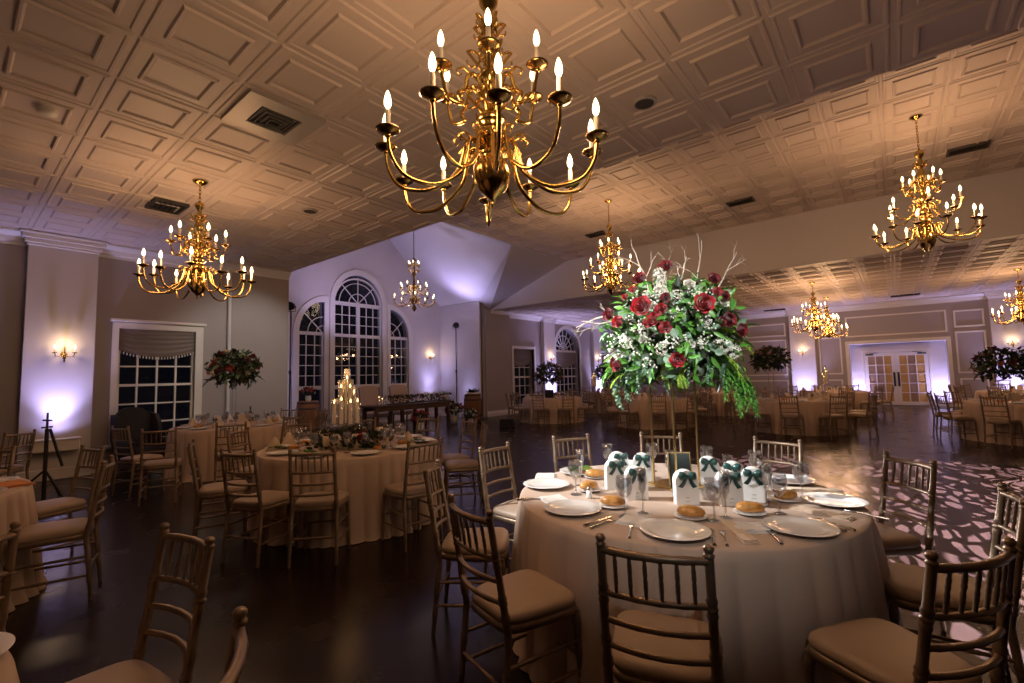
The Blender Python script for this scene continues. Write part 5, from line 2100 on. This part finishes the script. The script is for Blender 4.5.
# wine barrels ---------------------------------------------------------------
def barrel(loc, label, h=.93):
    t = thing('wine_barrel', label, 'barrel', loc, .3, 'wine barrels')
    prof = [(0, .03), (.24, .03), (.24, 0), (.26, 0)]
    for i in range(13):
        z = h * i / 12
        prof.append((.265 + .055 * (1 - (2 * z / h - 1) ** 2), z))
    prof += [(.25, h), (.245, h - .03), (0, h - .03)]
    mb = MB().lathe(prof, 28)
    mb.build('body', M_OAK, t)
    for z in (.05, .2, h - .2, h - .05):
        r = .267 + .055 * (1 - (2 * z / h - 1) ** 2)
        MB().lathe([(r - .01, z - .022), (r + .006, z - .022), (r + .006, z + .022), (r - .01, z + .022)], 28).build('hoop', M_DARKV, t)
    return t


barrel((-11.22, 11.55, 0), 'wooden wine barrel standing against the pale wall past the couple table')
tr = thing('planter_tray', 'white tray with a dark spiky plant on top of the wine barrel', 'planter', (-11.22, 11.55, .905))
MB().box((0, 0, .04), (.42, .26, .07), rz=.8, bev=.01).build('tray', M_BOXW, tr)
pm = MB()
rg = random.Random(77)
for i in range(70):
    leaf(pm, (rg.uniform(-.14, .14), rg.uniform(-.14, .14), .07), rand_dir(rg, .1, .9), (0, 0, 1), rg.uniform(.12, .24), .05, rg.uniform(.1, .5))
pm.build('foliage', M_DLEAF, tr, fix=False)['kind'] = 'stuff'
barrel((-12.4, 6.35, 0), 'wooden wine barrel at the left corner of the window alcove', .95)
bouquet('barrel_flowers', 'dark red and white flowers on the left wine barrel', (-12.4, 6.35, .925), .8, 99, .75)


# light stands ----------------------------------------------------------------
def light_stand(loc, h, aim, label):
    t = thing('light_stand', label, 'light stand', loc, aim, 'tall spotlight stands')
    MB().tube([(0, 0, .25), (0, 0, h * .5)], .022, 8).build('pole', M_BLACK, t)
    MB().tube([(0, 0, h * .48), (0, 0, h - .12)], .015, 8).build('pole_extension', M_BLACK, t)
    MB().lathe([(0, -.05), (.035, -.05), (.035, .05), (0, .05)], 10, (0, 0, h * .5)).build('collar', M_BLACK, t)
    for k in range(3):
        a = 2 * pi * k / 3 + .4
        MB().tube([(0, 0, .55), (.3 * cos(a), .3 * sin(a), .2), (.42 * cos(a), .42 * sin(a), .012)], .012, 6).build('leg', M_BLACK, t)
    hd = MB().lathe([(0, -.12), (.08, -.12), (.10, -.08), (.10, .10), (.115, .14), (.105, .14), (.09, .1), (0, .09)], 18)
    M = Matrix.Translation((0, 0, h)) @ Matrix.Rotation(radians(98), 4, 'X')
    MB().merge(hd, M).build('lamp_head', M_BLACK, t)
    MB().tube([(-.12, 0, h), (-.12, 0, h - .13), (0, 0, h - .15), (.12, 0, h - .13), (.12, 0, h)], .009, 6).build('yoke', M_BLACK, t)
    cb = MB().tube([(.02, -.02, h - .15), (.045, -.03, h * .75), (.02, -.03, h * .55), (.05, -.02, h * .3), (.06, -.02, .02)], .006, 5)
    cb.build('cable', M_BLACK, t)


light_stand((-12.60, 12.12, 0), 3.45, radians(52), 'tall black spotlight stand by the wall right of the arched windows')
light_stand((-12.05, 5.68, 0), 3.45, radians(52), 'tall black spotlight stand at the corner left of the arched windows')

# black tripod by the left column ------------------------------------------------
t = thing('tripod_stand', 'short black tripod stand with cross knobs in front of the glowing left column', 'tripod', (-8.62, .90, 0), .5)
MB().tube([(0, 0, .02), (0, 0, .95)], .022, 8).build('pole', M_BLACK, t)
MB().tube([(0, 0, .9), (0, 0, 1.16)], .013, 8).build('pole_extension', M_BLACK, t)
MB().tube([(-.07, 0, 1.06), (.07, 0, 1.06)], .012, 6).tube([(0, -.06, .97), (0, .06, .97)], .012, 6).build('cross_knob', M_BLACK, t)
for k in range(3):
    a = 2 * pi * k / 3
    MB().tube([(0, 0, .42), (.25 * cos(a), .25 * sin(a), .16), (.36 * cos(a), .36 * sin(a), .012)], .013, 6).build('leg', M_BLACK, t)
MB().tube([(.02, .02, .95), (.08, .09, .6), (.11, .12, .45)], .016, 6).build('folded_arm', M_BLACK, t)

# white box shelf on the left column with the uplight sitting on it --------------
t = thing('light_shelf', 'white wall box low on the glowing left column', 'wall box', (XL + .15 + .002, 1.20, .45))
MB().box((.10, 0, .10), (.20, .56, .18), bev=.012).build('box', M_TRIM, t)
MB().box((.11, 0, .20), (.24, .60, .025), bev=.006).build('top_board', M_TRIM, t)


# dark wing chair by the left window -----------------------------------------------
t = thing('wing_chair', 'dark high-backed wing chair in front of the left window', 'chair', (-10.15, 2.26, 0), -pi / 2 + .25, None, .86)
b = MB()
rows = []
for j in range(11):
    v = j / 10
    w = .34 + .02 * sin(pi * v) - .10 * v ** 6
    rows.append([(w * u, -.30 - .10 * v + .02 * abs(u), .42 + .86 * v - .10 * v * abs(u) ** 3) for u in [-1 + i / 6 for i in range(13)]])
b.grid(rows)
bk = [[(p[0], p[1] - .12, p[2]) for p in r] for r in rows]
b.grid(bk)
for e in ((rows[0], bk[0]), (rows[-1], bk[-1]), ([r[0] for r in rows], [r[0] for r in bk]), ([r[-1] for r in rows], [r[-1] for r in bk])):
    b.grid([e[0], e[1]])
b.build('backrest', M_BLACKF, t)
for s in (-1, 1):
    MB().prism([(-.40, .62), (-.05, .62), (-.10, .95), (-.22, 1.12), (-.42, 1.15)], 0, .31 * s, .38 * s).build('wing', M_BLACKF, t)
    MB().box((.33 * s, .02, .5), (.11, .56, .30), bev=.03).build('armrest', M_BLACKF, t)
    for sy in (-.28, .24):
        MB().tube([(.28 * s, sy, .2), (.3 * s, sy * 1.05, 0)], [.03, .018], 8).build('leg', M_BLACK, t)
MB().box((0, 0, .36), (.62, .62, .26), bev=.04).build('seat', M_BLACKF, t)

# dark loudspeaker on a stand under the far flower tree, and a low black stage box
t = thing('floor_monitor', 'low black wedge speaker on the floor past the pier', 'speaker', (-8.9, 10.6, 0), .4, None, .72)
MB().prism([(-.22, 0), (.2, 0), (.22, .12), (-.02, .34), (-.2, .34)], 0, -.26, .26).build('cabinet', M_BLACKF, t)
g = MB().box((0, 0, 0), (.46, .30, .012), bev=.004).build('grille', M_DARKV, t)
g.location = (0, .105, .24)
g.rotation_euler = (radians(-43), 0, 0)

# ------------------------------------------------------------------ light
WARM = (1.0, .55, .27)
VIOLET = (.56, .49, 1.0)


def point(name, loc, power, color, radius=.08):
    l = bpy.data.lights.new(name, 'POINT')
    l.energy = power
    l.color = color
    l.shadow_soft_size = radius
    o = bpy.data.objects.new(name, l)
    COL.objects.link(o)
    o.location = loc
    return o


def spot(name, loc, aim, power, color, deg, blend=.4, radius=.06):
    l = bpy.data.lights.new(name, 'SPOT')
    l.energy = power
    l.color = color
    l.spot_size = radians(deg)
    l.spot_blend = blend
    l.shadow_soft_size = radius
    o = bpy.data.objects.new(name, l)
    COL.objects.link(o)
    o.location = loc
    o.rotation_euler = (Vector(aim) - Vector(loc)).to_track_quat('-Z', 'Y').to_euler()
    return o


for t, k, kind in CH:
    x, y, z = t.location
    for i in range(4):
        a = pi / 4 + i * pi / 2 + .2
        if kind == 'A':
            point('bulb_light', (x + .52 * cos(a), y + .52 * sin(a), z + .12), P_A / 4 * (1.7 if y > 15 else 1), WARM, .09)
        else:
            point('bulb_light', (x + .5 * cos(a), y + .5 * sin(a), z + (.25 if i % 2 else .62)), P_B / 4, WARM, .09)
for loc, rz, n, lab in SCONCES:
    d = Vector((-sin(rz), cos(rz), 0))
    p = Vector(loc) + d * .17
    point('sconce_light', (p.x, p.y, p.z + .17), P_SC, (1, .66, .36), .04)
point('crystal_light', (-10.98, 8.86, 4.3), P_CR, (1, .70, .48), .35)
for x, y, z in ((ax - .02, ay - .06, TZ + .75),):
    point('candle_light', (x, y, z), 2.5, (1, .5, .18), .12)


def uplight(x, y, z, wx, wy, power, rise=1.0, low=1.0):
    """an LED wash light at the foot of a wall that lies towards (wx, wy): a wide low beam and a narrow one thrown up high"""
    spot('uplight', (x, y, z), (x + .6 * wx, y + .6 * wy, z + 1.6), power * .32 * low, VIOLET, 150, 1, .06)
    spot('uplight', (x, y, z), (x + .45 * wx, y + .45 * wy, z + 3.0), power * 1.5 * rise, VIOLET, 84, 1, .08)


uplight(XL + .37, 1.22, .69, -.5, 0, P_UP * .55, 2.2)
for y in (17.0, 21.27):
    uplight(XF + .55, y, .12, -.7, 0, P_UP * 3.0, 1.7, .35)
for x in (-2.95, 3.17):
    uplight(x, YB - .5, .12, 0, .6, P_UP * 2.0, 1.3, .45)
for x in (-1.18, 1.38):
    uplight(x, YB + .33, .12, 0, .4, P_UP * 2.6, .5)
uplight(XA + .4, 11.95, .75, -.5, .1, P_UP * .8)
uplight(-12.5, 12.1, .2, -.2, .6, P_UP * .5)
uplight(-13.3, 6.0, .15, -.8, -.1, P_UP * .6)
# two spots washing the gable ceiling
spot('gable_wash', (-12.2, 11.5, 3.7), (-11.2, 11.6, 6.0), P_GB, VIOLET, 130, .8, .1)
spot('gable_wash', (-12.4, 7.0, 2.6), (-12.9, 9.5, 6.2), P_GB * 1.2, (.62, .52, 1.0), 130, .8, .1)
# the stand lamps, the ceiling pin spots on the flowers, and an added fill
spot('pin_or_fill_spot', (-12.42, 11.97, 3.42), (-1.05, 3.4, 1.2), P_PIN, (1, .97, .95), 9.6, .35, .05)
spot('pin_or_fill_spot', (-5.0, .2, 3.93), (-1.15, 3.05, 1.72), P_FLOW, (1, .97, .93), 14.5, .45, .05)
spot('pin_or_fill_spot', (1.7, -.8, 3.93), (-1.10, 3.05, 1.72), P_FLOW * .6, (1, .97, .93), 16, .45, .05)
spot('pin_or_fill_spot', (-5.1, .3, 3.93), (-1.5, 3.5, 1.0), P_PIN2, (1, .98, .95), 28, .45, .05)
spot('pin_or_fill_spot', (.9, -1.6, 3.93), (-1.0, 2.75, .85), P_FILL, (1, .96, .92), 21, .8, .06)  # unseen soft fill, added to brighten the table front and favor boxes
spot('pin_or_fill_spot', (-7.7, 4.35, 3.93), (-10.7, 4.1, 1.7), P_PIN3, (1, .98, .88), 62, .7, .06)

# the pattern projector over the dance floor
g = spot('pattern_projector', (3.4, 7.2, 5.2), (1.35, 6.9, 0), P_GOBO, (.96, .93, 1.0), 62, .12, .004)
l = g.data
l.use_nodes = True
nt = l.node_tree
em = nt.nodes['Emission']
tc = nt.nodes.new('ShaderNodeTexCoord')
sx = nt.nodes.new('ShaderNodeSeparateXYZ')
dx, dy = nt.nodes.new('ShaderNodeMath'), nt.nodes.new('ShaderNodeMath')
dx.operation = dy.operation = 'DIVIDE'
cx_ = nt.nodes.new('ShaderNodeCombineXYZ')
nt.links.new(tc.outputs['Normal'], sx.inputs[0])
nt.links.new(sx.outputs['X'], dx.inputs[0])
nt.links.new(sx.outputs['Z'], dx.inputs[1])
nt.links.new(sx.outputs['Y'], dy.inputs[0])
nt.links.new(sx.outputs['Z'], dy.inputs[1])
nt.links.new(dx.outputs[0], cx_.inputs[0])
nt.links.new(dy.outputs[0], cx_.inputs[1])
nz = nt.nodes.new('ShaderNodeTexNoise')
nz.inputs['Scale'].default_value = 5.0
nt.links.new(cx_.outputs[0], nz.inputs['Vector'])
mxv = nt.nodes.new('ShaderNodeVectorMath')
mxv.operation = 'MULTIPLY_ADD'
mxv.inputs[1].default_value = (.13, .13, 0)
nt.links.new(nz.outputs['Color'], mxv.inputs[0])
nt.links.new(cx_.outputs[0], mxv.inputs[2])
mpg = nt.nodes.new('ShaderNodeMapping')
mpg.inputs['Rotation'].default_value = (0, 0, .5)
mpg.inputs['Scale'].default_value = (1, 4.0, 1)
nt.links.new(mxv.outputs[0], mpg.inputs['Vector'])
vo = nt.nodes.new('ShaderNodeTexVoronoi')
vo.feature = 'DISTANCE_TO_EDGE'
vo.inputs['Scale'].default_value = 15.0
nt.links.new(mpg.outputs[0], vo.inputs['Vector'])
rp = nt.nodes.new('ShaderNodeMapRange')
rp.inputs['From Min'].default_value = .15
rp.inputs['From Max'].default_value = .20
nt.links.new(vo.outputs['Distance'], rp.inputs['Value'])
nt.links.new(rp.outputs[0], em.inputs['Strength'])

# night outside, hardly any light
w = bpy.data.worlds.new('night')
SC.world = w
w.use_nodes = True
w.node_tree.nodes['Background'].inputs[0].default_value = (.02, .02, .03, 1)
w.node_tree.nodes['Background'].inputs[1].default_value = .15

SC.view_settings.view_transform = 'Standard'
SC.view_settings.look = 'None'
SC.view_settings.exposure = EXPO
SC.view_settings.gamma = 1.0
SC.view_settings.use_curve_mapping = False
cy = SC.cycles
cy.use_denoising = True
cy.max_bounces = 8
cy.diffuse_bounces = 4
cy.glossy_bounces = 4
cy.transmission_bounces = 6
cy.transparent_max_bounces = 16
cy.sample_clamp_indirect = 4.0
cy.caustics_reflective = False
cy.caustics_refractive = False
